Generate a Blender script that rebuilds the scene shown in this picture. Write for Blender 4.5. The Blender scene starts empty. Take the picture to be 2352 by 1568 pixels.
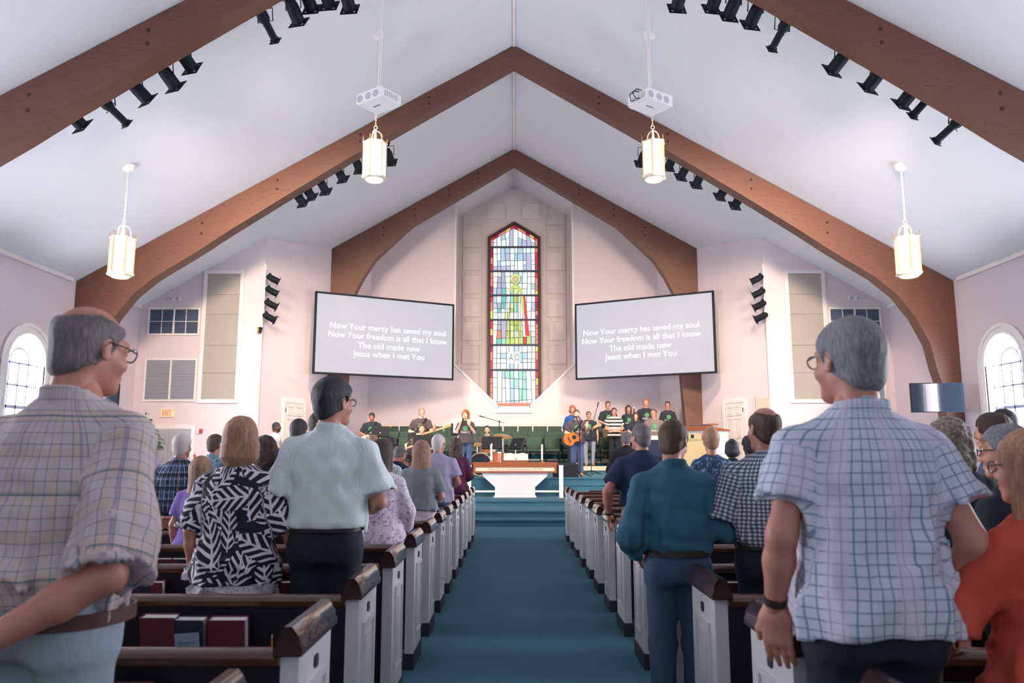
import bpy, bmesh, math, random
import numpy as np
from mathutils import Vector, Matrix

random.seed(7)
SC = bpy.context.scene
COL = SC.collection
PI = math.pi

# ------------------------------------------------------------------ camera
FPX, CXP, CYP, CAMZ = 1768.0, 1176.0, 784.0, 1.38
PITCH = math.atan((1044 - 784) / FPX)
YAW = math.atan((1181 - 1176) / FPX * math.cos(PITCH))
cam_d = bpy.data.cameras.new('camera')
cam_d.sensor_width = 36.0
cam_d.lens = 36.0 * FPX / 2352.0
cam_d.clip_start, cam_d.clip_end = 0.05, 200
cam_d.dof.use_dof = True
cam_d.dof.focus_distance = 11.0
cam_d.dof.aperture_fstop = 4.0
cam = bpy.data.objects.new('camera', cam_d)
cam.location = (0, 0, CAMZ)
cam.rotation_euler = (PI / 2 + PITCH, 0, YAW)
COL.objects.link(cam)
SC.camera = cam

# ------------------------------------------------------------------ world and exposure
SC.view_settings.view_transform = 'Standard'
SC.view_settings.look = 'None'
SC.view_settings.exposure = 1.12
SC.view_settings.gamma = 1.0
SC.view_settings.use_curve_mapping = False
world = bpy.data.worlds.new('daylight')
SC.world = world
world.use_nodes = True
bg = world.node_tree.nodes['Background']
bg.inputs[0].default_value = (0.84, 0.88, 1.0, 1)
bg.inputs[1].default_value = 0.37
SC.cycles.use_denoising = True
SC.cycles.max_bounces = 5
SC.cycles.diffuse_bounces = 3
SC.cycles.glossy_bounces = 2
SC.cycles.transmission_bounces = 2
SC.cycles.use_adaptive_sampling = True
SC.cycles.adaptive_threshold = 0.2
SC.cycles.adaptive_min_samples = 16
SC.cycles.caustics_reflective = False
SC.cycles.caustics_refractive = False
SC.cycles.sample_clamp_indirect = 6.0
WINDOW_GLOW, LANTERN_GLOW, SPOT_W = 16, 1.2, 1080

_fw = Vector((-math.sin(YAW) * math.cos(PITCH), math.cos(YAW) * math.cos(PITCH), math.sin(PITCH)))
_rt = Vector((math.cos(YAW), math.sin(YAW), 0))
_up = _rt.cross(_fw)
def at(px, py, Y):
    """world point at depth Y seen at photo pixel (px, py)"""
    d = _fw + _rt * ((px - CXP) / FPX) - _up * ((py - CYP) / FPX)
    return d * (Y / d.y) + Vector((0, 0, CAMZ))

# ------------------------------------------------------------------ helpers
def link(o, parent=None):
    COL.objects.link(o)
    if parent is not None:
        o.parent = parent
    return o

def tag(o, label=None, cat=None, group=None, kind=None):
    if label: o['label'] = label
    if cat: o['category'] = cat
    if group: o['group'] = group
    if kind: o['kind'] = kind
    return o

def thing(name, label, cat, loc=(0, 0, 0), rz=0.0, group=None):
    o = bpy.data.objects.new(name, None)
    o.empty_display_size = 0.1
    o.location = loc
    o.rotation_euler = (0, 0, rz)
    link(o)
    return tag(o, label, cat, group)

def kids(o):
    return [c for c in COL.objects if c.parent == o]

def dup(root, loc=None, label=None, group=None, rz=None, _k={}):
    r = root.copy()
    COL.objects.link(r)
    if loc is not None: r.location = loc
    if rz is not None: r.rotation_euler = (0, 0, rz)
    if label: r['label'] = label
    if group: r['group'] = group
    if root.name not in _k:
        _k[root.name] = [(c, list(c.children)) for c in root.children]
    for c, gs in _k[root.name]:
        d = c.copy(); COL.objects.link(d); d.parent = r
        for g in gs:
            e = g.copy(); COL.objects.link(e); e.parent = d
    return r

class MB:
    def __init__(s):
        s.v, s.f = [], []
    def add(s, vs, fs, M=None):
        b = len(s.v)
        for p in vs:
            p = Vector(p)
            s.v.append(tuple(M @ p) if M is not None else tuple(p))
        s.f += [tuple(i + b for i in f) for f in fs]
        return s
    def box(s, a, b, M=None):
        (x0, y0, z0), (x1, y1, z1) = a, b
        if x0 > x1: x0, x1 = x1, x0
        if y0 > y1: y0, y1 = y1, y0
        if z0 > z1: z0, z1 = z1, z0
        vs = [(x0, y0, z0), (x1, y0, z0), (x1, y1, z0), (x0, y1, z0), (x0, y0, z1), (x1, y0, z1), (x1, y1, z1), (x0, y1, z1)]
        return s.add(vs, [(0, 3, 2, 1), (4, 5, 6, 7), (0, 1, 5, 4), (1, 2, 6, 5), (2, 3, 7, 6), (3, 0, 4, 7)], M)
    def prism(s, poly, axis, a, b, M=None):
        """poly: list of 2-D points in the plane across axis; order (x,z) for y, (x,y) for z, (y,z) for x"""
        n = len(poly)
        def mk(p, t):
            return (t, p[0], p[1]) if axis == 'x' else (p[0], t, p[1]) if axis == 'y' else (p[0], p[1], t)
        vs = [mk(p, a) for p in poly] + [mk(p, b) for p in poly]
        fs = [tuple(range(n)), tuple(range(2 * n - 1, n - 1, -1))]
        fs += [(i, i + n, (i + 1) % n + n, (i + 1) % n) for i in range(n)]
        return s.add(vs, fs, M)
    def cyl(s, p0, p1, r0, r1=None, n=12, cap=True, M=None):
        r1 = r0 if r1 is None else r1
        p0, p1 = Vector(p0), Vector(p1)
        d = (p1 - p0).normalized()
        u = d.orthogonal().normalized(); w = d.cross(u)
        vs = []
        for p, r in ((p0, r0), (p1, r1)):
            for i in range(n):
                a = 2 * PI * i / n
                vs.append(p + u * (math.cos(a) * r) + w * (math.sin(a) * r))
        fs = [(i, (i + 1) % n, (i + 1) % n + n, i + n) for i in range(n)]
        if cap: fs += [tuple(range(n - 1, -1, -1)), tuple(range(n, 2 * n))]
        return s.add(vs, fs, M)
    def tube(s, pts, r, n=6, M=None):
        pts = [Vector(p) for p in pts]
        vs, fs = [], []
        u = None
        for i, p in enumerate(pts):
            d = (pts[min(i + 1, len(pts) - 1)] - pts[max(i - 1, 0)]).normalized()
            if u is None: u = d.orthogonal().normalized()
            u = (u - d * u.dot(d)).normalized(); w = d.cross(u)
            rr = r[i] if isinstance(r, (list, tuple)) else r
            for k in range(n):
                a = 2 * PI * k / n
                vs.append(p + u * (math.cos(a) * rr) + w * (math.sin(a) * rr))
        for i in range(len(pts) - 1):
            for k in range(n):
                fs.append((i * n + k, i * n + (k + 1) % n, (i + 1) * n + (k + 1) % n, (i + 1) * n + k))
        fs += [tuple(range(n - 1, -1, -1)), tuple(range((len(pts) - 1) * n, len(pts) * n))]
        return s.add(vs, fs, M)
    def lathe(s, prof, n=16, c=(0, 0, 0), M=None, ph=0.0, loop=False):
        """prof: list of (r, z); closed with caps"""
        vs, fs = [], []
        for r, z in prof:
            for k in range(n):
                a = 2 * PI * k / n + ph
                vs.append((c[0] + r * math.cos(a), c[1] + r * math.sin(a), c[2] + z))
        for i in range(len(prof) - 1):
            for k in range(n):
                fs.append((i * n + k, i * n + (k + 1) % n, (i + 1) * n + (k + 1) % n, (i + 1) * n + k))
        if loop:
            q = (len(prof) - 1) * n
            fs += [(q + k, q + (k + 1) % n, (k + 1) % n, k) for k in range(n)]
        else:
            fs += [tuple(range(n - 1, -1, -1)), tuple(range((len(prof) - 1) * n, len(prof) * n))]
        return s.add(vs, fs, M)
    def mesh(s, name, mat, smooth=False):
        me = bpy.data.meshes.new(name)
        me.from_pydata(s.v, [], s.f)
        bm = bmesh.new(); bm.from_mesh(me)
        bmesh.ops.recalc_face_normals(bm, faces=bm.faces)
        bm.to_mesh(me); bm.free()
        me.materials.append(mat)
        if smooth:
            me.polygons.foreach_set('use_smooth', [True] * len(me.polygons))
            try:
                me.set_sharp_from_angle(angle=math.radians(40))
            except Exception:
                pass
        return me
    def build(s, name, mat, parent=None, smooth=False, loc=None, rot=None):
        o = bpy.data.objects.new(name, s.mesh(name, mat, smooth))
        if loc is not None: o.location = loc
        if rot is not None: o.rotation_euler = rot
        return link(o, parent)

def struct(o, label=None):
    o['kind'] = 'structure'
    if label: o['label'] = label
    return o

# ------------------------------------------------------------------ materials
def lin(h):
    h = h.lstrip('#')
    out = []
    for i in (0, 2, 4):
        c = int(h[i:i + 2], 16) / 255
        out.append(c / 12.92 if c <= 0.04045 else ((c + 0.055) / 1.055) ** 2.4)
    return tuple(out) + (1.0,)

class NT:
    """small node-tree writer"""
    def __init__(s, name):
        s.m = bpy.data.materials.new(name)
        s.m.use_nodes = True
        s.t = s.m.node_tree
        s.b = s.t.nodes['Principled BSDF']
    def n(s, typ, **kw):
        nd = s.t.nodes.new(typ)
        for k, v in kw.items():
            setattr(nd, k, v)
        return nd
    def l(s, a, b):
        s.t.links.new(a, b)
    def math(s, op, a, b=None, c=None, clamp=False):
        nd = s.n('ShaderNodeMath', operation=op, use_clamp=clamp)
        for i, v in enumerate((a, b, c)):
            if v is None: continue
            if hasattr(v, 'links'): s.l(v, nd.inputs[i])
            else: nd.inputs[i].default_value = v
        return nd.outputs[0]
    def mix(s, fac, a, b):
        nd = s.n('ShaderNodeMix', data_type='RGBA')
        for sock, v in ((nd.inputs[0], fac), (nd.inputs[6], a), (nd.inputs[7], b)):
            if hasattr(v, 'links'): s.l(v, sock)
            else: sock.default_value = v
        return nd.outputs[2]
    def coord(s, kind='Object', scale=(1, 1, 1), rot=(0, 0, 0)):
        tc = s.n('ShaderNodeTexCoord')
        mp = s.n('ShaderNodeMapping')
        mp.inputs['Scale'].default_value = scale
        mp.inputs['Rotation'].default_value = rot
        s.l(tc.outputs[kind], mp.inputs[0])
        return mp.outputs[0]
    def noise(s, vec, scale, detail=3, rough=0.55, out=0):
        nd = s.n('ShaderNodeTexNoise')
        nd.inputs['Scale'].default_value = scale
        nd.inputs['Detail'].default_value = detail
        nd.inputs['Roughness'].default_value = rough
        if vec is not None: s.l(vec, nd.inputs['Vector'])
        return nd.outputs[out]
    def bump(s, h, strength, dist=0.01):
        nd = s.n('ShaderNodeBump')
        nd.inputs['Strength'].default_value = strength
        nd.inputs['Distance'].default_value = dist
        s.l(h, nd.inputs['Height'])
        s.l(nd.outputs[0], s.b.inputs['Normal'])
    def base(s, v):
        if hasattr(v, 'links'): s.l(v, s.b.inputs['Base Color'])
        else: s.b.inputs['Base Color'].default_value = v

def scl(c, k):
    return tuple(min(1, x * k) for x in c[:3]) + (1,)

def pm(name, hexc, rough=0.55, var=0.06, scale=6.0, bump=0.0, bscale=60.0, metal=0.0, emit=0.0, emit_hex=None, coat=0.0, sheen=0.0, spec=.5):
    t = NT(name)
    c = lin(hexc)
    t.b.inputs['Specular IOR Level'].default_value = spec
    v = t.coord('Object')
    t.base(t.mix(t.noise(v, scale), scl(c, 1 - var), scl(c, 1 + var)))
    t.b.inputs['Roughness'].default_value = rough
    t.b.inputs['Metallic'].default_value = metal
    if coat: t.b.inputs['Coat Weight'].default_value = coat
    if sheen: t.b.inputs['Sheen Weight'].default_value = sheen
    if bump: t.bump(t.noise(v, bscale), bump)
    if emit:
        t.b.inputs['Emission Color'].default_value = lin(emit_hex or hexc)
        t.b.inputs['Emission Strength'].default_value = emit
    return t.m

def wood(name, hexc, dark, rot=(0, 0, 0), grain=(0.6, 14, 14), flecks=False, rough=0.4, coat=0.0, gmix=0.55):
    t = NT(name)
    v = t.coord('Object', grain, rot)
    g = t.noise(v, 3.0, 5, 0.6)
    col = t.mix(t.math('MULTIPLY', g, gmix), lin(hexc), lin(dark))
    col = t.mix(t.math('MULTIPLY', t.noise(t.coord('Object'), 0.6, 2), 0.35), col, scl(lin(dark), 0.9))
    if flecks:
        fv = t.coord('Object', tuple(x * 1.4 for x in grain), rot)
        f = t.noise(fv, 4.0, 2, 0.5)
        f = t.math('MULTIPLY', t.math('SUBTRACT', f, 0.61, clamp=True), 9.0, clamp=True)
        col = t.mix(f, col, lin('2a1712'))
    t.base(col)
    t.b.inputs['Roughness'].default_value = rough
    if coat: t.b.inputs['Coat Weight'].default_value = coat
    t.bump(g, 0.12, 0.004)
    return t.m

def emis(name, hexc, s, rough=0.4, sample=False):
    t = NT(name)
    if not sample: t.m.cycles.emission_sampling = 'NONE'
    c = lin(hexc)
    v = t.coord('Object')
    e = t.mix(t.noise(v, 9.0), scl(c, 0.93), c)
    t.base(scl(c, .25))
    t.l(e, t.b.inputs['Emission Color'])
    t.b.inputs['Emission Strength'].default_value = s
    t.b.inputs['Roughness'].default_value = rough
    return t.m

M = {}
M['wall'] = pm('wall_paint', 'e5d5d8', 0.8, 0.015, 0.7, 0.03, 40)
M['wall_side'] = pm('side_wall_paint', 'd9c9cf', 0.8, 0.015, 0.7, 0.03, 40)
M['ceil'] = pm('ceiling_paint', 'e4e3e8', 0.9, 0.02, 0.5, 0.05, 120)
M['trim'] = pm('white_trim', 'efe8e6', 0.45, 0.02)
M['niche'] = pm('niche_paint', 'd9cccb', 0.7, 0.02)
M['panelwhite'] = pm('pew_white', 'd9d6d8', 0.38, 0.03, 5)
M['dark_wood'] = wood('pew_mahogany', '4a2a26', '25171b', grain=(1.2, 16, 16), rough=0.25, coat=0.4)
M['cap_wood'] = wood('pew_cap_wood', '573a38', '2d2126', grain=(14, 1.2, 14), rough=0.22, coat=0.5)
M['rail_wood'] = wood('pew_rail_wood', '6b4032', '3a2320', grain=(1.0, 18, 18), rough=0.25, coat=0.5)
M['pew_back'] = wood('pew_back_wood', '271f29', '161820', grain=(0.8, 12, 12), rough=0.4)
M['base_dark'] = pm('dark_kick', '2a2c36', 0.5)
M['black'] = pm('black_metal', '161b23', 0.6, 0.05, 10, spec=.2)
M['black_soft'] = pm('black_plastic', '1c2029', 0.7, 0.05, 10, spec=.2)
M['chrome'] = pm('chrome', 'd8d8dc', 0.18, 0.02, metal=1.0)
M['arch_l'] = wood('arch_wood', '7f5443', '51322a', rot=(0, math.radians(30), 0), grain=(0.7, 10, 12), flecks=True, rough=0.5)
M['arch_r'] = wood('arch_wood_mirror', '7f5443', '51322a', rot=(0, math.radians(-30), 0), grain=(0.7, 10, 12), flecks=True, rough=0.5)
def carpet_mat(name, a, b):
    t = NT(name)
    v = t.coord('Object')
    fine = t.noise(v, 260.0, 3, 0.7)
    lo = t.noise(v, 1.3, 2)
    f = t.math('ADD', t.math('MULTIPLY', fine, 0.7), t.math('MULTIPLY', lo, 0.3))
    t.base(t.mix(f, lin(a), lin(b)))
    t.b.inputs['Roughness'].default_value = 0.95
    t.bump(fine, 0.6, 0.006)
    return t.m
M['carpet'] = carpet_mat('teal_carpet', '1e4a60', '4a7f94')
M['green_fabric'] = pm('green_chair_fabric', '3a4f45', 0.9, 0.12, 60, 0.2, 300)
M['white_plastic'] = pm('white_plastic', 'ece9ec', 0.4, 0.02)
M['grey_plastic'] = pm('grey_grille', 'b9b7c0', 0.5, 0.05)
M['gold'] = pm('antique_brass', 'b0905a', 0.35, 0.08, metal=0.7)
M['skyglow'] = emis('window_daylight', 'f4f6ff', WINDOW_GLOW, sample=True)
M['lantern'] = emis('lantern_glass', 'ffedc8', LANTERN_GLOW, sample=True)
M['bulb'] = emis('lantern_bulb', 'ffd98a', LANTERN_GLOW * 1.6)
M['lens_on'] = emis('lamp_lens_lit', 'ffd9a0', 2.5)
M['lens_off'] = pm('lamp_lens', '9a93a8', 0.2, 0.1)
M['red'] = pm('alarm_red', 'b02a3a', 0.4)
M['paper'] = pm('paper', 'e8e4e0', 0.8, 0.03)
# ================================================================== STRUCTURE
W, ZE, ZR = 10.2, 5.38, 11.25
SL = (ZR - ZE) / W
def roof(x): return ZR - SL * abs(x)
YB, YSP, YCH, YBK, YNI = -7.0, 20.6, 23.9, 25.94, 27.46     # open rear, speaker walls, chancel arch, back wall, niche back
XSP, XCH, XBK, XNI = 6.83, 5.82, 4.9, 2.0

struct(MB().box((-W - .3, YB, -.2), (W + .3, 15.3, 0)).build('floor', M['carpet']))
c = MB()
for s in (-1, 1):
    c.prism([(0, ZR), (s * (W + .3), roof(W + .3)), (s * (W + .3), roof(W + .3) + .2), (0, ZR + .2)], 'y', YB, YNI + .3)
struct(c.build('ceiling', M['ceil']))
struct(MB().box((-.03, YB, ZR - .05), (.03, YNI, ZR)).build('trim_1', M['trim']), 'white strip along the ceiling ridge')

# ---- side walls with arched window openings
WINY = [15.95, 12.55, 9.15, 5.75]
GW, ZSILL, ZSPR = 0.62, 1.0, 3.27
def arc(cy, cz, r, a0, a1, n):
    return [(cy + r * math.cos(a0 + (a1 - a0) * i / n), cz + r * math.sin(a0 + (a1 - a0) * i / n)) for i in range(n + 1)]
for s, nm in ((-1, 'wall_left'), (1, 'wall_right')):
    b = MB()
    x0, x1 = s * W, s * (W + .3)
    edges = sorted(WINY)
    y = YB
    for cy in edges:
        b.box((x0, y, 0), (x1, cy - GW, ZE + .1))
        b.box((x0, cy - GW, 0), (x1, cy + GW, ZSILL))
        top = [(cy + GW, ZE + .1), (cy - GW, ZE + .1)]
        a = arc(cy, ZSPR, GW, PI, PI / 2, 10)
        b.prism(a + [(cy, ZE + .1), (cy - GW, ZE + .1)], 'x', x0, x1)
        a = arc(cy, ZSPR, GW, PI / 2, 0, 10)
        b.prism(a + [(cy + GW, ZE + .1), (cy, ZE + .1)], 'x', x0, x1)
        y = cy + GW
    b.box((x0, y, 0), (x1, YSP + .2, ZE + .1))
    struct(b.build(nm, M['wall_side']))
    struct(MB().box((x0 - s * .06, YB, ZE - .06), (x0, 17.3, ZE + .03)).box((x0 - s * .06, 17.72, ZE - .06), (x0, YSP, ZE + .03)).build('trim_%d' % (2 if s < 0 else 3), M['trim']), 'white cornice along the %s wall' % ('left' if s < 0 else 'right'))
    struct(MB().box((x0 - s * .02, YB, 0), (x0, 17.3, .14)).box((x0 - s * .02, 17.72, 0), (x0, YSP, .14)).build('baseboard_' + ('left' if s < 0 else 'right'), M['trim']))

wn = 0
for s in (-1, 1):
    for i, cy in enumerate(WINY):
        wn += 1
        full = i == 0
        w = thing('window_%d' % wn, None, None)
        w['kind'] = 'structure'
        w['label'] = 'tall arched window in the %s wall, %s' % ('left' if s < 0 else 'right', ['nearest the stage', 'second from the stage', 'third from the stage', 'fourth from the stage', 'fifth from the stage', 'sixth from the stage', 'farthest from the stage'][i])
        x = s * W
        m = MB()   # casing: flat arch band proud of the wall with a raised outer bead
        for ro, ri, dx in ((.84, .62, .03), (.84, .76, .055), (.68, .62, .045)):
            o = [(cy + ro, ZSILL - .12)] + arc(cy, ZSPR, ro, 0, PI, 24) + [(cy - ro, ZSILL - .12)]
            q = [(cy + ri, ZSILL - .12)] + arc(cy, ZSPR, ri, 0, PI, 24) + [(cy - ri, ZSILL - .12)]
            for k in range(len(o) - 1):
                m.prism([o[k], o[k + 1], q[k + 1], q[k]], 'x', x - s * dx, x)
        m.build('casing', M['trim'], w)
        MB().box((x - s * .12, cy - .9, ZSILL - .1), (x + s * .2, cy + .9, ZSILL - .02)).build('window_sill', M['trim'], w)
        xg = x + s * .17
        gx0, gx1 = xg, xg + s * .01
        if full:
            f = MB()
            zr = [ZSILL + .05, 1.45, 1.9, 2.36, 2.81, ZSPR]
            for k in range(5):
                yy = cy - GW + 2 * GW * k / 4
                f.box((xg - s * .03, yy - .018, ZSILL), (xg, yy + .018, ZSPR))
            for k, z in enumerate(zr):
                t_ = .035 if k == 3 else .018
                f.box((xg - s * .03, cy - GW, z - t_), (xg, cy + GW, z + t_))
            for r in (.33, GW - .015):
                a, q = arc(cy, ZSPR, r, 0, PI, 20), arc(cy, ZSPR, r - .034, 0, PI, 20)
                for k in range(20): f.prism([a[k], a[k + 1], q[k + 1], q[k]], 'x', xg - s * .03, xg)
            for a in (PI / 4, PI / 2, 3 * PI / 4):
                d = Vector((0, math.cos(a), math.sin(a))); p = Vector((xg - s * .015, cy, ZSPR))
                f.cyl(p + d * .32, p + d * (GW - .01), .018, n=4)
            f.build('window_frame', pm('muntin_paint', 'a9abc4', 0.5), w)
            for k in range(4):
                for j in range(5):
                    ya, yb_ = cy - GW + 2 * GW * k / 4, cy - GW + 2 * GW * (k + 1) / 4
                    MB().box((gx0, ya, zr[j]), (gx1, yb_, zr[j + 1])).build('pane', M['skyglow'], w)
            MB().prism(arc(cy, ZSPR, .32, 0, PI, 14), 'x', gx0, gx1).build('pane', M['skyglow'], w)
            for k in range(4):
                a0, a1 = PI * k / 4, PI * (k + 1) / 4
                MB().prism(arc(cy, ZSPR, .32, a0, a1, 5) + arc(cy, ZSPR, GW, a1, a0, 5), 'x', gx0, gx1).build('pane', M['skyglow'], w)
        else:
            MB().prism([(cy + GW, ZSILL)] + arc(cy, ZSPR, GW, 0, PI, 16) + [(cy - GW, ZSILL)], 'x', gx0, gx1).build('pane', M['skyglow'], w)

# ---- front walls
for s, nm in ((-1, 'left'), (1, 'right')):
    struct(MB().prism([(s * XSP, 0), (s * W, 0), (s * W, roof(W)), (s * XSP, roof(XSP))], 'y', YSP, YSP + .15).build('wall_front_' + nm, M['wall']))
    def slab(p, q, t, name, z0=0.0):
        (xa, ya), (xb, yb) = p, q
        vs = []
        d = Vector((yb - ya, -(xb - xa), 0)).normalized() * t * (1 if s > 0 else -1)
        for (x, y_) in ((xa, ya), (xb, yb)):
            vs += [(x, y_, z0), (x, y_, roof(x) + .05), (x + d.x, y_ + d.y, roof(x) + .05), (x + d.x, y_ + d.y, z0)]
        return struct(MB().add(vs, [(0, 1, 5, 4), (3, 7, 6, 2), (0, 4, 7, 3), (1, 2, 6, 5), (0, 3, 2, 1), (4, 5, 6, 7)]).build(name, M['wall']))
    slab((s * XSP, YSP + .1), (s * XCH, YCH + .05), .15, 'wall_stage_' + nm)
    slab((s * 5.5, YCH + .36), (s * XBK, YBK + .1), .15, 'wall_chancel_' + nm)

# back wall with the pointed-bottom niche opening
b = MB()
zb = 0.0
zn0, znv = 4.43, 2.99
for s in (-1, 1):
    b.prism([(s * .52, zb), (s * (XBK + .1), zb), (s * (XBK + .1), roof(XBK + .1)), (s * XNI, roof(XNI)), (s * XNI, zn0), (s * .52, znv)], 'y', YBK, YBK + .12)
b.box((-.52, YBK, zb), (.52, YBK + .12, znv))
struct(b.build('wall_back', M['wall']))
b = MB()
for s in (-1, 1):   # reveals of the niche
    b.prism([(s * XNI, zn0), (s * (XNI + .1), zn0), (s * (XNI + .1), roof(XNI)), (s * XNI, roof(XNI))], 'y', YBK + .12, YNI)
    b.prism([(s * .52, znv), (s * XNI, zn0), (s * XNI, zn0 - .12), (s * .52, znv - .12)], 'y', YBK + .12, YNI)
b.box((-.52, YBK + .12, znv - .12), (.52, YNI, znv))
struct(b.build('wall_niche_side', M['niche']))
nw = struct(MB().prism([(-XNI - .1, 2.5), (XNI + .1, 2.5), (XNI + .1, roof(XNI)), (0, ZR), (-XNI - .1, roof(XNI))], 'y', YNI, YNI + .15).build('wall_niche', M['niche']))
def frame_rect(m, x0, x1, z0, z1, y, t=.03, p=.02):
    m.box((x0, y - p, z0), (x0 + t, y, z1)); m.box((x1 - t, y - p, z0), (x1, y, z1))
    m.box((x0 + t, y - p, z0), (x1 - t, y, z0 + t)); m.box((x0 + t, y - p, z1 - t), (x1 - t, y, z1))
prects = []
M['panel_trim'] = pm('niche_panel_paint', 'ddd1cf', 0.6, 0.02)
for s in (-1, 1):
    for k in range(8):
        z = 4.1 + k * .86
        prects.append((s * 1.53 - .34, s * 1.53 + .34, z - .36, z + .36))
    prects.append((s * .62 - .34, s * .62 + .34, 10.0, 10.62) if False else (s * .63 - .33, s * .63 + .33, 9.98, 10.6))
for (x0, x1, z0, z1) in prects:
    m = MB(); m.box((x0, YNI - .02, z0), (x1, YNI, z1)); frame_rect(m, x0, x1, z0, z1, YNI - .02, .045, .04)
    m.build('panel', M['panel_trim'], nw)
m = MB()   # trim following the niche opening, and its sill
for s in (-1, 1):
    m.prism([(s * XNI, zn0), (s * (XNI + .07), zn0), (s * (XNI + .07), roof(XNI + .07)), (s * XNI, roof(XNI))], 'y', YBK - .03, YBK)
    m.prism([(s * .5, znv), (s * XNI, zn0), (s * (XNI + .07), zn0 - .03), (s * .54, znv - .1)], 'y', YBK - .03, YBK)
m.box((-.62, YBK - .05, znv - .22), (.62, YBK, znv - .12)); m.box((-.54, YBK - .03, znv - .12), (.54, YBK, znv))
struct(m.build('trim_4', M['trim']), 'white moulding round the window niche')

# ---- steps, platform and stage
b = MB()
for y0, y1, z in ((15.3, 15.83, .134), (15.83, 17.2, .267), (17.2, 19.3, .39)):
    b.box((-W, y0, -.1), (W, y1, z))
    b.box((-W, y0 - .02, z - .035), (W, y0, z))
for k, y in enumerate((18.45, 18.85)):
    for s in (-1, 1):
        z = .39 + .145 * (k + 1)
        b.box((s * 1.2, y, .38), (s * 6.8, 19.25, z)); b.box((s * 1.2, y - .02, z - .035), (s * 6.8, y, z))
struct(b.build('floor_steps', M['carpet']), 'teal carpeted steps up to the stage')
b = MB().box((-6.9, 19.2, .38), (6.9, YBK, .825))
b.box((-6.9, 19.18, .79), (6.9, 19.2, .825))
struct(b.build('floor_stage', M['carpet']), 'teal carpeted stage floor')
LV = [(22.55, 1.05), (23.75, 1.25), (24.6, 1.45)]
b, e = MB(), MB()
for (y, z), y2 in zip(LV, (23.75, 24.6, YBK)):
    xw = 5.45 if y > 23 else 5.7
    xw2 = {22.55: 5.7, 23.75: 5.25, 24.6: 4.95}[y]
    b.box((-xw2, y, .82), (xw2, y2, z))
    e.box((-xw2, y - .025, z - .05), (xw2, y, z + .003))
    e.box((2.0, y - .02, z - .12), (xw2, y, z - .05))
r = struct(b.build('floor_choir_riser', M['carpet']), 'teal carpeted choir risers')
e.build('nosing', pm('riser_nosing', 'd8cdb8', 0.6), r)

# ---- laminated wood arches
A2 = [(0, ZR), (W, ZE), (W, 0), (9.84, 0), (9.80, 2.1), (9.74, 3.02), (9.66, 3.3), (9.55, 3.9), (9.255, 4.52), (8.88, 5.04), (8.4, 5.46), (7.4, 6.1), (6.77, 6.54), (5.49, 7.38), (3.85, 8.43), (0, 10.755)]
A3 = [(0, ZR), (XCH, roof(XCH)), (XCH, .82), (5.36, .82), (5.3, 2.36), (5.21, 3.78), (5.06, 6.44), (4.8, 6.97), (4.44, 7.55), (3.75, 8.22), (3.28, 8.67), (0, 10.71)]
for nm, Y, prof, t in (('nearest', 10.97, A2, .36), ('middle', 17.5, A2, .36), ('farthest', 23.9, A3, .34)):
    a = thing('wooden_arch', {'nearest': 'brown laminated wood arch nearest the camera, hung with stage lights', 'middle': 'brown laminated wood arch in the middle, behind the lanterns', 'farthest': 'brown laminated wood arch framing the stage, farthest away'}[nm], 'arch', (0, Y, 0), group='wooden arches')
    for s in (-1, 1):
        pr = [(s * x, z - (.012 if i < 2 else 0)) for i, (x, z) in enumerate(prof)]
        if nm != 'farthest': pr = [(x - s * .01 if abs(x) > W - .001 else x, z) for x, z in pr]
        MB().prism(pr, 'y', 0, t).build('arch_half', M['arch_l' if s < 0 else 'arch_r'], a)
        for (fx, dz) in ((.2, .18), (.2, .34), (.36, .18), (.36, .36), (.55, .2), (.55, .42), (.72, .25), (.72, .5)):
            x = fx * prof[1][0]
            MB().cyl((s * x, -.012, roof(x) - dz), (s * x, .01, roof(x) - dz), .028, n=8).build('bolt_plug', M['dark_wood'], a)

# ---- doors
def door_leaf(parent, x0, x1, z0, z1, y, mat, panels=((.08, .45), (.5, .78), (.82, .95))):
    d = MB().box((x0, y - .03, z0), (x1, y, z1)).build('door_leaf', mat, parent)
    w = x1 - x0; h = z1 - z0
    for (a, b_) in panels:
        for k in (0, 1):
            m = MB(); xa, xb = x0 + w * (.1 + .43 * k), x0 + w * (.47 + .43 * k)
            frame_rect(m, xa, xb, z0 + h * a, z0 + h * b_, y - .03, .025, .012)
            m.box((xa + .05, y - .038, z0 + h * a + .05), (xb - .05, y - .03, z0 + h * b_ - .05))
            m.build('panel', mat, d)
    return d
M['door_grey'] = pm('door_paint_grey', 'b3b4bb', 0.5, 0.02)
M['door_white'] = pm('door_paint_white', 'e9dedb', 0.5, 0.02)
dn = 0
for s in (-1, 1):
    dn += 1
    d = thing('door_%d' % dn, None, None); d['kind'] = 'structure'; d['label'] = 'grey panelled double door in the %s front wall' % ('left' if s < 0 else 'right')
    xa, xb = (-9.78, -8.58) if s < 0 else (8.58, 9.78)
    xm = (xa + xb) / 2
    door_leaf(d, xa, xm - .004, 0, 2.06, YSP - .01, M['door_grey'])
    door_leaf(d, xm + .004, xb, 0, 2.06, YSP - .01, M['door_grey'])
    m = MB(); m.box((xa - .1, YSP - .05, 0), (xa, YSP, 2.16)); m.box((xb, YSP - .05, 0), (xb + .1, YSP, 2.16)); m.box((xa, YSP - .05, 2.06), (xb, YSP, 2.16))
    m.build('door_frame', M['trim'], d)
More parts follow.
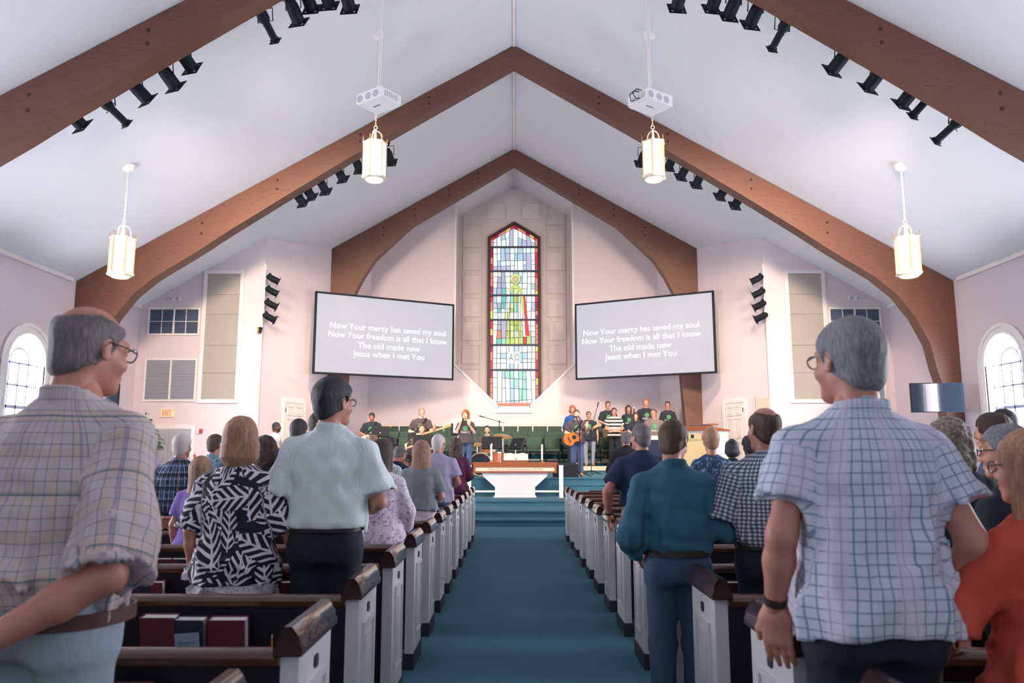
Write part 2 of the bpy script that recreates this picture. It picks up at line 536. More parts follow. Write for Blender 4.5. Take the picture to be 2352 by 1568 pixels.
for s in (-1, 1):
    dn += 1
    p0, p1 = Vector((s * XSP, YSP + .1, 0)), Vector((s * XCH, YCH + .05, 0))
    d = thing('door_%d' % dn, None, None); d['kind'] = 'structure'; d['label'] = 'white panelled door beside the stage on the %s' % ('left' if s < 0 else 'right')
    q = p0.lerp(p1, .47); dirv = (p1 - p0).normalized()
    d.location = (q.x, q.y, .825)
    d.rotation_euler = (0, 0, math.atan2(dirv.y, dirv.x) if s < 0 else math.atan2(-dirv.y, -dirv.x))
    door_leaf(d, -.48, .48, 0, 2.03, -.01, M['door_white'])
    m = MB(); m.box((-.58, -.05, 0), (-.48, 0, 2.13)); m.box((.48, -.05, 0), (.58, 0, 2.13)); m.box((-.48, -.05, 2.03), (.48, 0, 2.13))
    m.build('door_frame', M['trim'], d)
    h = MB()
    for z in (.25, 1.75): h.cyl((s * .47 * (1 if s > 0 else 1), -.05, z), (s * .47, -.05, z + .12), .014, n=6)
    h.build('hinge', M['black'], d)

# ---- speaker panels, grilles and fittings on the front walls
M['fabric_panel'] = pm('acoustic_fabric', 'ada59d', 0.95, 0.05, 30, 0.15, 200)
M['louver'] = pm('louver_grey', 'bdbeca', 0.5, 0.05)
M['louver_dark'] = pm('louver_dark', '64708a', 0.5, 0.05)
for s, nm in ((-1, 'left'), (1, 'right')):
    y = YSP
    sx = lambda a, b_: (s * a, s * b_) if s > 0 else (s * b_, s * a)
    p = thing('speaker_panel', 'tall beige fabric speaker panel on the %s front wall' % nm, 'panel', (0, y, 0), group='speaker panels')
    xa, xb = sx(7.48, 8.38)
    za, zbm = 2.85, 6.28
    m = MB(); frame_rect(m, xa - .1, xb + .1, za - .1, zbm + .1, 0, .1, .05); m.build('frame', M['trim'], p)
    cuts = [za, 3.55, 4.3, 5.15, 5.7, zbm]
    for k in range(5):
        MB().box((xa, -.03, cuts[k] + .008), (xb, 0, cuts[k + 1] - .008)).build('fabric_section', M['fabric_panel'], p)
    for (z0, z1, ncol, nrow, key, lab) in ((4.63, 5.29, 4, 2, 'louver_dark', 'dark eight-section air grille high on the %s front wall'), (2.84, 3.9, 2, 1, 'louver', 'grey two-section air grille low on the %s front wall')):
        g = thing('air_grille', lab % nm, 'vent', (0, y, 0), group='air grilles')
        xa, xb = sx(8.58, 9.9)
        m = MB(); frame_rect(m, xa - .05, xb + .05, z0 - .05, z1 + .05, 0, .05, .035); m.build('frame', M['trim'], g)
        for k in range(1, ncol):
            x = xa + (xb - xa) * k / ncol
            w_ = .022 if (ncol == 2 or k == 2) else .008
            MB().box((x - w_, -.035, z0), (x + w_, 0, z1)).build('mullion', M['trim'], g)
        if nrow == 2: MB().box((xa, -.034, (z0 + z1) / 2 - .008), (xb, 0, (z0 + z1) / 2 + .008)).build('mullion', M['trim'], g)
        m = MB(); n = int((z1 - z0) / .04)
        for k in range(n):
            z = z0 + (z1 - z0) * k / n
            m.add([(xa, -.004, z), (xb, -.004, z), (xb, -.026, z + .03), (xa, -.026, z + .03), (xa, 0, z + .004), (xb, 0, z + .004), (xb, -.022, z + .034), (xa, -.022, z + .034)], [(0, 1, 2, 3), (4, 7, 6, 5), (0, 4, 5, 1), (3, 2, 6, 7), (0, 3, 7, 4), (1, 5, 6, 2)])
        tag(m.build('slats', M[key], g), kind='stuff')
        MB().box((xa, -.002, z0), (xb, .0, z1)).build('backing', M['black'], g)
    e = thing('emergency_light', 'white twin emergency light near the ceiling on the %s front wall' % nm, 'light', (s * 9.25, y, 5.58), group='emergency lights')
    MB().box((-.15, -.07, -.05), (.15, 0, .05)).build('housing', M['white_plastic'], e)
    for k in (-1, 1): MB().cyl((k * .09, -.07, 0), (k * .09, -.1, 0), .035, .04, 12).build('lamp_head', M['grey_plastic'], e)
x = thing('exit_sign', 'cream EXIT sign with red letters above the left double door', 'sign', (-9.26, YSP, 2.48))
MB().box((-.17, -.05, -.105), (.17, 0, .105)).build('housing', emis('exit_face', 'f3dcb4', .35), x)

def text_obj(txt, width, mat, parent, loc, name='lettering', rot=(PI / 2, 0, 0), ext=.002, height=None):
    cu = bpy.data.curves.new('tmp', 'FONT')
    cu.body = txt
    cu.align_x, cu.align_y = 'CENTER', 'CENTER'
    cu.extrude = ext
    cu.resolution_u = 3
    t_ = bpy.data.objects.new('tmp', cu); COL.objects.link(t_)
    bpy.context.view_layer.update()
    me = bpy.data.meshes.new_from_object(t_.evaluated_get(bpy.context.evaluated_depsgraph_get()))
    bpy.data.objects.remove(t_); bpy.data.curves.remove(cu)
    co = np.empty(len(me.vertices) * 3, np.float32); me.vertices.foreach_get('co', co); co = co.reshape(-1, 3)
    lo, hi = co.min(0), co.max(0)
    k = width / (hi[0] - lo[0])
    co[:, 0] = (co[:, 0] - (lo[0] + hi[0]) / 2) * k
    kz = k if height is None else height / (hi[1] - lo[1])
    co[:, 1] = (co[:, 1] - (lo[1] + hi[1]) / 2) * kz if height else co[:, 1] * k
    me.vertices.foreach_set('co', co.ravel())
    me.name = name
    me.materials.append(mat)
    o = bpy.data.objects.new(name, me)
    link(o, parent)
    o.location, o.rotation_euler = loc, rot
    return o
text_obj('EXIT', .24, emis('exit_red', 'ff3a20', .9), x, (0, -.053, 0), height=.14)
a = thing('fire_alarm', 'red fire alarm strobe beside the left double door', 'alarm', (-8.36, YSP, 2.0))
MB().box((-.06, -.05, -.06), (.06, 0, .06)).build('housing', M['red'], a)
MB().box((-.06, -.055, -.06), (-.015, -.05, .06)).build('strobe', M['white_plastic'], a)
a = thing('alarm_pull', 'small red fire alarm pull box low beside the left double door', 'alarm', (-8.5, YSP, 1.32))
MB().box((-.06, -.05, -.07), (.06, 0, .07)).build('housing', M['red'], a)
MB().box((-.035, -.06, -.02), (.035, -.05, .0)).build('handle', M['white_plastic'], a)
a = thing('wall_cabinet', 'small beige wall box beside the right speaker wall', 'box', (6.72, YSP - .0, 2.75))
MB().box((-.28, -.06, -.16), (.1, 0.0, .16)).build('housing', pm('beige_box', 'c9b3a3', .6), a)
MB().box((-.25, -.068, -.13), (.07, -.06, .13)).build('cover', pm('beige_cover', 'bfa898', .6), a)

# ---- stained glass window (generic robed figure among coloured panes)
sg = thing('window_stained', None, None); sg['kind'] = 'structure'; sg['label'] = 'tall stained glass window with a robed figure in the niche'
sg.location = (0, YNI - .02, 0)
XW, ZB0, ZSH, ZAP = .965, 2.95, 9.27, 9.86
MB().prism([(-XW + .05, ZB0), (XW - .05, ZB0), (XW - .05, ZSH), (0, ZAP - .05), (-XW + .05, ZSH)], 'y', -.03, .02).build('lead_backing', pm('lead', '2a3038', .6), sg)
m = MB()
fr = [(-XW, ZB0), (-XW, ZSH), (0, ZAP), (XW, ZSH), (XW, ZB0)]
fi = [(-XW + .11, ZB0), (-XW + .11, ZSH - .05), (0, ZAP - .13), (XW - .11, ZSH - .05), (XW - .11, ZB0)]
for k in range(4): m.prism([fr[k], fr[k + 1], fi[k + 1], fi[k]], 'y', -.12, .02)
m.build('window_frame', wood('window_frame_wood', '4a3033', '33232c', rough=.5), sg)
bars = [ZB0, 4.38, 5.28, 6.2, 7.1, 8.0, 8.9, ZAP]
for z in bars[1:-1]:
    MB().box((-XW + .1, -.075, z - .03), (XW - .1, -.02, z + .03)).build('crossbar', pm('bar_steel', '3a3f56', .5), sg)
GL = {k: emis('glass_' + k, v, .46 if k in ('white', 'ice') else .46 * .8) for k, v in dict(white='f4fbff', ice='dff2fb', blue='bcdff0', lilac='c9cbef', red='e0304a', coral='f58a78', yellow='f2df6a', teal='6fcfc4', green='4fae5e', lime='c9e07a', robe='e4f2a8', grey='b9bedd', skin='e8cdb4', aqua='a5e8dd', magenta='b8144e').items()}
rr = random.Random(5)
def pane_color(x, z):
    # robed figure zone in the middle, foliage below, masonry greys on its left, pale sky elsewhere
    if 5.35 < z < 7.7 and abs(x - .02) < .14 + .25 * (7.75 - z) / 2.4:
        return rr.choice(['robe', 'lime', 'robe', 'white', 'lime', 'aqua'] if abs(x - .02) < .3 else ['red', 'coral', 'yellow', 'lime'])
    if 5.25 < z < 5.75 and abs(x) < .62: return rr.choice(['green', 'teal', 'yellow', 'green', 'lime', 'coral', 'aqua'])
    if 5.7 < z < 8.1 and -.62 < x < -.25: return rr.choice(['grey', 'lilac', 'grey', 'teal', 'ice'])
    if 3.4 < z < 4.4 and -.3 < x < .5: return rr.choice(['aqua', 'teal', 'ice', 'aqua', 'blue'])
    if abs(x) < .16 and z < 5.3: return rr.choice(['lilac', 'blue', 'ice'])
    if z > 8.0: return rr.choice(['white', 'white', 'ice', 'blue', 'ice', 'lilac', 'white'])
    return rr.choice(['white', 'white', 'ice', 'white', 'ice', 'blue', 'white'])
XI, g = XW - .11, .02
bw = .09
cols0 = [-XI + bw + (2 * XI - 2 * bw) * k / 10 for k in range(11)]
def topz(x): return (ZAP - .13) - (ZAP - .13 - (ZSH - .05)) * abs(x) / XI
pcount = 0
for bi in range(7):
    z0, z1 = bars[bi] + .03, bars[bi + 1] - .03
    gable = bi == 6
    cb = [c + (rr.uniform(-.035, .035) if 0 < k < 10 else 0) for k, c in enumerate(cols0)]
    ct = [c + (rr.uniform(-.035, .035) if 0 < k < 10 else 0) for k, c in enumerate(cols0)]
    nr = 4 if not gable else 2
    rows = []
    for k in range(nr + 1):
        t_ = k / nr + (rr.uniform(-.07, .07) if 0 < k < nr else 0)
        rows.append((t_, rr.uniform(-.05, .05) if 0 < k < nr else 0))
    for ci in range(10):
        span = [0]
        for k in range(1, nr):
            if rr.random() < .85: span.append(k)
        span.append(nr)
        for a_, b_ in zip(span[:-1], span[1:]):
            pts = []
            for (ri, side) in ((a_, 0), (a_, 1), (b_, 1), (b_, 0)):
                t_, tilt = rows[ri]
                xb_ = cb[ci + side] + (ct[ci + side] - cb[ci + side]) * t_
                za = z0; zt = z1 if not gable else topz(xb_) - .1
                zt = max(zt, z0 + .05)
                pts.append((xb_, za + (zt - za) * min(1, max(0, t_ + tilt * (xb_ / XI)))))
            cx_, cz_ = sum(p[0] for p in pts) / 4, sum(p[1] for p in pts) / 4
            pts = [(cx_ + (p[0] - cx_) - math.copysign(g, p[0] - cx_) * .5, p[1] - math.copysign(g, p[1] - cz_) * .5) for p in pts]
            MB().prism(pts, 'y', -.045, -.03).build('pane', GL[pane_color(cx_, cz_)], sg)
            pcount += 1
    # red border panes at both sides
    nb = 5
    for s in (-1, 1):
        if gable:
            for k in range(6):
                xa, xb = s * XI * k / 6, s * XI * (k + 1) / 6
                MB().prism([(xa, topz(xa) - .085), (xb, topz(xb) - .085), (xb, topz(xb) - .01), (xa, topz(xa) - .01)], 'y', -.045, -.03).build('pane', GL[rr.choice(['red', 'coral', 'magenta', 'yellow', 'coral', 'red'])], sg)
            MB().box((s * (XI - bw + .012), -.045, z0), (s * XI, -.03, ZSH - .1)).build('pane', GL['coral'], sg)
            continue
        zz = z0
        while zz < z1 - .04:
            hh = min(rr.uniform(.12, .34), z1 - zz)
            MB().box((s * (XI - bw + .012), -.045, zz), (s * XI, -.03, zz + hh - g)).build('pane', GL[rr.choice(['coral', 'red', 'coral', 'red', 'magenta', 'yellow', 'coral'])], sg)
            zz += hh
MB().box((-.6, -.05, 3.02), (.6, -.03, 3.2)).build('pane', GL['coral'], sg)
def disc(cx_, cz_, r, y0, y1, mat, name, n=20, sx_=1.0):
    MB().prism([(cx_ + r * sx_ * math.cos(2 * PI * k / n), cz_ + r * math.sin(2 * PI * k / n)) for k in range(n)], 'y', y0, y1).build(name, mat, sg)
lead = pm('lead_line', '39504e', .6)
disc(.05, 7.72, .2, -.056, -.045, lead, 'lead_line'); disc(.05, 7.72, .185, -.062, -.05, GL['robe'], 'pane')
disc(.05, 7.69, .115, -.066, -.06, pm('glass_hair', '8f7a5a', .4, emit=.3), 'pane', sx_=.9); disc(.05, 7.69, .085, -.07, -.06, GL['skin'], 'pane', sx_=.85)
MB().prism([(.0, 7.52), (.1, 7.52), (.3, 7.32), (.42, 6.4), (.3, 6.42), (.2, 7.2), (.05, 7.45), (-.14, 7.2), (-.2, 7.25), (-.12, 7.42)], 'y', -.06, -.045).build('pane', GL['lime'], sg)
MB().prism([(.34, 7.1), (.4, 7.1), (.56, 5.6), (.4, 5.62)], 'y', -.062, -.045).build('pane', GL['red'], sg)
for (xx, z0, z1) in ((-.14, 5.5, 7.2), (-.02, 5.5, 7.2), (.1, 5.5, 7.2), (.22, 5.6, 7.1), (-.24, 5.6, 7.15)):
    MB().box((xx - .008, -.058, z0), (xx + .008, -.045, z1)).build('lead_line', lead, sg)
MB().box((-.2, -.058, 4.62), (.2, -.045, 5.02)).build('pane', GL['white'], sg)
MB().box((-.008, -.064, 4.6), (.008, -.045, 5.05)).build('lead_line', lead, sg)
gk = pm('glass_letters', '1f5a4a', .6)
text_obj('\u0391', .13, gk, sg, (-.11, -.066, 4.84), height=.24)
text_obj('\u03a9', .13, gk, sg, (.11, -.066, 4.84), height=.24)
# ================================================================== FURNITURE
ORD = ['first', 'second', 'third', 'fourth', 'fifth', 'sixth', 'seventh', 'eighth', 'ninth', 'tenth', 'eleventh', 'twelfth', 'thirteenth', 'fourteenth', 'fifteenth', 'sixteenth', 'seventeenth', 'eighteenth', 'nineteenth', 'twentieth', 'twenty-first', 'twenty-second']
PEW0, PEWS = 2.47, 0.925
XA = {-1: -.66, 1: .85}
PL = 6.4
def pew_y(k): return PEW0 + PEWS * k

def make_pew(s):
    p = thing('church_pew', 'x', 'pew', (0, 0, 0))
    X = lambda x: s * x
    def end(x0):
        e = MB().box((X(x0), 0, .1), (X(x0 + .055), .42, .79)).build('end_panel', M['panelwhite'], p)
        m = MB()
        prof = [(-.016, .775), (.071, .775), (.071, .80), (.064, .812), (.064, .826), (.05, .85), (.04, .862), (.015, .862), (.005, .85), (-.009, .826), (-.009, .812), (-.016, .80)]
        inner = [(.0275 + (a - .0275) * .55, .862 if b_ > .85 else b_) for a, b_ in prof]
        n = len(prof)
        rings = [(-.02, .8), (-.03, 1.0), (.435, 1.0), (.45, .8)]
        vs, fs = [], []
        for (yy, k) in rings:
            for (a, b_) in prof:
                vs.append((X(x0 + .0275 + (a - .0275) * (k * .1 + .9)), yy, .775 + (b_ - .775) * k))
        for i in range(3):
            for j in range(n):
                fs.append((i * n + j, i * n + (j + 1) % n, (i + 1) * n + (j + 1) % n, (i + 1) * n + j))
        fs += [tuple(range(n)), tuple(range(3 * n, 4 * n))]
        m.add(vs, fs)
        m.build('end_cap', M['cap_wood'], e, smooth=True)
        MB().box((X(x0 - .006), -.008, 0), (X(x0 + .061), .43, .1)).build('end_base', M['base_dark'], e)
        m = MB()
        xs = x0
        for (y0, y1, z0, z1) in ((.08, .1, .2, .66), (.32, .34, .2, .66), (.1, .32, .2, .22), (.1, .32, .64, .66)):
            m.box((X(xs - .012), y0, z0), (X(xs), y1, z1))
        m.box((X(xs - .008), .14, .26), (X(xs), .28, .6))
        m.build('moulding', M['panelwhite'], e)
        return e
    e = end(0)
    b = MB()
    a = [(.2 + .018 * math.cos(t), .7 + .0) for t in (0,)]
    b.prism([(.195, .685), (.225, .685), (.232, .692), (.232, .718), (.225, .725), (.195, .725), (.188, .718), (.188, .692)], 'x', X(-.006), X(0))
    b.build('number_plate', M['base_dark'], e)
    end(PL)
    MB().add([(X(.055), .03, .12), (X(PL), .03, .12), (X(PL), .0, .76), (X(.055), .0, .76), (X(.055), .06, .12), (X(PL), .06, .12), (X(PL), .035, .76), (X(.055), .035, .76)],
             [(0, 1, 2, 3), (4, 7, 6, 5), (0, 4, 5, 1), (3, 2, 6, 7), (0, 3, 7, 4), (1, 5, 6, 2)]).build('backrest', M['pew_back'], p)
    pr = [(-.018, .745), (.055, .745), (.06, .755), (.06, .775), (.05, .786), (.03, .79), (.0, .789), (-.015, .78), (-.024, .768), (-.022, .755)]
    MB().prism(pr, 'x', X(.055), X(PL)).build('top_rail', M['rail_wood'], p, smooth=True)
    MB().prism([(.06, .4), (.44, .41), (.47, .42), (.47, .44), (.45, .455), (.06, .44)], 'x', X(.055), X(PL)).build('seat', M['dark_wood'], p)
    for x0 in (.32, 2.6, 4.9):
        r = MB()
        r.box((X(x0), -.1, .475), (X(x0 + 1.1), .02, .487)); r.box((X(x0), -.1, .487), (X(x0 + 1.1), -.088, .56))
        r.box((X(x0), -.1, .487), (X(x0 + .012), .015, .56)); r.box((X(x0 + 1.088), -.1, .487), (X(x0 + 1.1), .015, .56))
        r.build('book_rack', M['pew_back'], p)
    return p

NP = 12
for s, nm in ((-1, 'left'), (1, 'right')):
    proto = make_pew(s)
    for k in range(-1, NP):
        o = proto if k == -1 else dup(proto)
        o.location = (XA[s], pew_y(k), 0)
        o['label'] = 'white-ended dark wood pew %s of the aisle, %s from the camera' % (nm, ORD[k + 1])
        o['group'] = 'pews %s of the aisle' % nm

# ---- hymnals in the racks
BOOK = {}
def book(px, k, w, h, t, col, label, s=None, dx=None, lean=.16):
    key = (w, h, t, col)
    if s is None: s = -1 if px < 1181 else 1
    Y = pew_y(k) - .045
    X = at(px, 1400, Y).x if dx is None else dx
    o = thing('hymnal', label, 'book', (X, Y, .49), 0, 'hymnals in the pew racks')
    o.rotation_euler = (lean, 0, random.uniform(-.04, .04))
    if key not in BOOK:
        m = MB(); m.box((-w / 2, -t / 2, 0), (w / 2, -t / 2 + .005, h)); m.box((-w / 2, t / 2 - .005, 0), (w / 2, t / 2, h)); m.box((-w / 2, -t / 2, 0), (-w / 2 + .005, t / 2, h))
        pg = MB().box((-w / 2 + .005, -t / 2 + .005, .004), (w / 2 - .005, t / 2 - .005, h - .005))
        BOOK[key] = (m.mesh('cover', col), pg.mesh('pages', M['paper']))
    for nmx, me in zip(('cover', 'pages'), BOOK[key]):
        link(bpy.data.objects.new(nmx, me), o)
    return o
hymn_red = pm('hymnal_red', '6b2f3a', .6); hymn_dark = pm('hymnal_dark', '2e3240', .6)
book(377, 1, .145, .235, .06, hymn_red, 'dark red hymnal in the left rack behind the palm-print blouse, leftmost of three')
bk = book(448, 1, .125, .225, .06, hymn_dark, 'black hymnal with a paper slip, middle of three in the left rack')
book(532, 1, .155, .225, .06, hymn_red, 'dark red hymnal nearest the aisle in the left rack of three')
pp = thing('paper_slip', 'pale printed slip standing in front of the black hymnal', 'paper', (at(447, 1455, pew_y(1) - .1).x, pew_y(1) - .145, .53))
pp.rotation_euler = (.12, -.06, .05)
MB().box((-.048, -.002, 0), (.048, 0, .14)).build('sheet', pm('blue_paper', '9fb0c8', .8), pp)
m = MB()
for k in range(7): m.box((-.035, -.0035, .03 + k * .012), (.03 - .01 * (k % 3), -.002, .033 + k * .012))
tag(m.build('print_lines', pm('ink', '5a6478', .8), pp), kind='stuff')
for i, (px, k, dsc) in enumerate(((320, 2, 'second pew rack behind the left man'), (347, 2, 'second pew rack behind the left man, nearer the aisle'), (385, 3, 'third left pew rack beside the girl in purple'), (420, 3, 'third left pew rack just left of the girl in purple'), (660, 2, 'rack between the palm-print blouse and the white shirt'), (377, 5, 'far left rack near the navy plaid shirt'))):
    book(px, k, .15, .225, .045, hymn_red if i % 3 else hymn_dark, 'closed hymnal standing in the %s' % dsc)
book(1675, 2, .15, .225, .045, hymn_red, 'closed hymnal in the right rack left of the gingham shirt')
book(1655, 2, .1, .2, .035, hymn_dark, 'thin dark hymnal left of the gingham shirt')
book(2150, 0, .16, .22, .05, hymn_red, 'hymnal low in the right front rack beside the orange blouse'); book(2215, 0, .17, .22, .05, hymn_dark, 'dark hymnal low in the right front rack by the orange blouse')
book(310, 0, .15, .22, .05, hymn_red, 'hymnal in the nearest left rack beside the pale plaid shirt')
pc = thing('pencil', 'short yellow pencil in the holder at the left pew rack', 'pencil', (at(626, 1450, pew_y(1) - .06).x, pew_y(1) - .06, .56))
MB().cyl((0, 0, 0), (0, -.004, .075), .004, n=6).build('shaft', pm('pencil_yellow', 'c98a3a', .5), pc)
MB().cyl((0, -.004, .075), (0, -.0045, .085), .004, .001, 6).build('tip', M['paper'], pc)

# front modesty screens before the first row
for s, nm in ((-1, 'left'), (1, 'right')):
    p = thing('modesty_screen', 'low white screen with wooden rail before the %s pews' % nm, 'screen', (XA[s] + s * .5, 13.75, 0))
    MB().box((0, 0, .08), (s * PL, .05, .72)).build('panel_board', M['panelwhite'], p)
    MB().box((s * -.05, -.02, .72), (s * (PL + .05), .08, .76)).build('top_rail', M['rail_wood'], p)
    MB().box((0, -.01, 0), (s * PL, .06, .08)).build('base', M['base_dark'], p)

# ---- communion table, open book, candles, rail
M['oak'] = wood('table_oak', 'a5603c', '7a4128', grain=(1.2, 14, 14), rough=.35, coat=.3)
M['table_white'] = pm('table_white', 'ddd6da', .5, .02)
t = thing('communion_table', 'white pedestal communion table with brown lettered top before the stage', 'table', (0.02, 18.3, .39))
MB().box((-1.0, 0, .765), (1.0, .62, .81)).build('tabletop', M['oak'], t)
ap = MB(); ap.box((-.98, .0, .7), (.98, .6, .765)); ap.box((-.98, .0, .57), (.98, .6, .61)); ap.box((-.98, 0, .61), (-.93, .6, .7)); ap.box((.93, 0, .61), (.98, .6, .7))
ap = ap.build('apron', M['oak'], t)
pn = MB().box((-.93, .015, .61), (.93, .05, .7)).build('inscription_panel', pm('inscription_cream', 'ecd9c6', .6), ap)
text_obj('This Do In Remembrance Of Me', 1.3, pm('inscription_gold', 'b39a86', .6), ap, (0, .012, .653))
MB().prism([(-.78, .57), (.78, .57), (.74, .48), (.47, .24), (-.47, .24), (-.74, .48)], 'y', .05, .55).build('pedestal_top', M['table_white'], t)
MB().box((-.47, .05, .0), (.47, .55, .24)).build('pedestal', M['table_white'], t)
MB().box((-.5, .03, .0), (.5, .57, .03)).build('plinth', M['table_white'], t)
bb = thing('open_bible', 'large open Bible with red ribbon on the communion table', 'book', (0.04, 18.42, 1.2))
MB().prism([(-.3, .0), (.3, .0), (.27, .05), (-.27, .05)], 'y', -.06, .3).build('book_stand', M['oak'], bb)
for k in (-1, 1):
    MB().add([(0, -.08, .07), (k * .15, -.08, .1), (k * .29, -.08, .075), (k * .29, .3, .2), (k * .15, .3, .225), (0, .3, .195), (0, -.08, .05), (k * .29, -.08, .05), (k * .29, .3, .05), (0, .3, .05)],
             [(0, 1, 4, 5), (1, 2, 3, 4), (0, 6, 7, 2, 1), (2, 7, 8, 3), (3, 8, 9, 5, 4), (0, 5, 9, 6), (6, 9, 8, 7)]).build('page_block', pm('bible_page', 'efe0cc', .8), bb)
MB().box((-.012, -.085, .06), (.012, -.08, .1)).build('ribbon', M['red'], bb)
for s, nm in ((-1, 'left'), (1, 'right')):
    cpx = 1128 if s < 0 else 1245
    cx_ = at(cpx, 1050, 18.6).x
    q = thing('altar_candle', 'tall white candle on the %s end of the communion table' % nm, 'candle', (cx_, 18.6, 1.2), group='altar candles')
    MB().lathe([(.05, 0), (.05, .015), (.02, .03), (.03, .05)], 14).build('candlestick', M['gold'], q, smooth=True)
    MB().lathe([(.022, .05), (.022, .42), (.012, .425)], 12).build('wax', M['paper'], q, smooth=True)
    MB().cyl((0, 0, .425), (0, 0, .44), .003, n=5).build('wick', M['black'], q)
r = thing('communion_rail', 'low white rail frame standing before the communion table', 'railing', (0.02, 17.32, .39))
for k in (-1, 1):
    MB().box((k * 1.02 - .045, -.04, .05), (k * 1.02 + .045, .04, .74)).build('post', M['trim'], r)
    MB().box((k * 1.02 - .05, -.045, .72), (k * 1.02 + .05, .045, .76)).build('post_cap', M['trim'], r)
    MB().box((k * 1.02 - .03, -.03, 0), (k * 1.02 + .03, .03, .05)).build('foot', M['oak'], r)
MB().box((-.975, -.025, .17), (.975, .025, .21)).build('lower_bar', M['trim'], r)

# ---- projection screens with lyrics
def screen(s):
    L, R = (Vector((-5.93, 22.5, 3.74)), Vector((-1.96, 24.6, 3.74))) if s < 0 else (Vector((1.985, 24.6, 3.75)), Vector((5.95, 22.5, 3.75)))
    w = (R - L).length; h = 2.47
    o = thing('projection_screen', 'white lyrics screen hung %s of the stained glass window' % ('left' if s < 0 else 'right'), 'screen', (L + R) / 2, math.atan2(R.y - L.y, R.x - L.x), 'lyrics screens')
    m = MB()
    b = .055
    m.box((-w / 2, -.04, 0), (w / 2, .06, b)); m.box((-w / 2, -.04, h - b), (w / 2, .06, h)); m.box((-w / 2, -.04, b), (-w / 2 + b, .06, h - b)); m.box((w / 2 - b, -.04, b), (w / 2, .06, h - b))
    m.build('frame', M['black_soft'], o)
    t = NT('screen_image'); v = t.coord('Object', (0.25, 1, .4))
    cc = t.mix(t.noise(v, 1.2, 2), lin('c6c6d6'), lin('dcdbe4'))
    t.base(lin('808080')); t.l(cc, t.b.inputs['Emission Color']); t.b.inputs['Emission Strength'].default_value = 0.38; t.m.cycles.emission_sampling = 'NONE'
    t.b.inputs['Base Color'].default_value = (.05, .05, .05, 1)
    MB().box((-w / 2 + b, -.02, b), (w / 2 - b, .05, h - b)).build('screen_sheet', t.m, o)
    lm = emis('lyrics_white', 'ffffff', 0.38 * 1.7)
    for i, (tx, ww, zz) in enumerate((('Now Your mercy has saved my soul', .83, .60), ('Now Your freedom is all that I know', .85, .49), ('The old made new', .445, .375), ('Jesus when I met You', .51, .27))):
        text_obj(tx, w * ww, lm, o, (0.02 * w * s * -1, -.026, h * zz), 'lyrics_line')
    for k in (-1, 1): MB().box((k * w * .3 - .06, .06, h * .3), (k * w * .3 + .06, .3, h * .7)).build('mount_bracket', M['black'], o)
    return o
screen(-1); screen(1)

# ---- flat televisions by the middle arch
M['tv_glass'] = pm('tv_glass', '1c2836', .08, .03, coat=1.0)
for s, nm in ((-1, 'left'), (1, 'right')):
    o = thing('television', 'flat black television on the wall beside the middle arch, %s' % nm, 'television', (s * 9.2, 16.75, 2.29), -s * .12, 'wall televisions')
    MB().box((-.55, 0, 0), (.55, .05, .64)).build('casing', M['black_soft'], o)
    MB().box((-.535, -.004, .018), (.535, 0, .622)).build('display', M['tv_glass'], o)
    MB().box((-.1, .05, .2), (.1, .12, .42)).box((-.04, .12, .28), (.04, .75, .36)).build('bracket', M['black'], o)

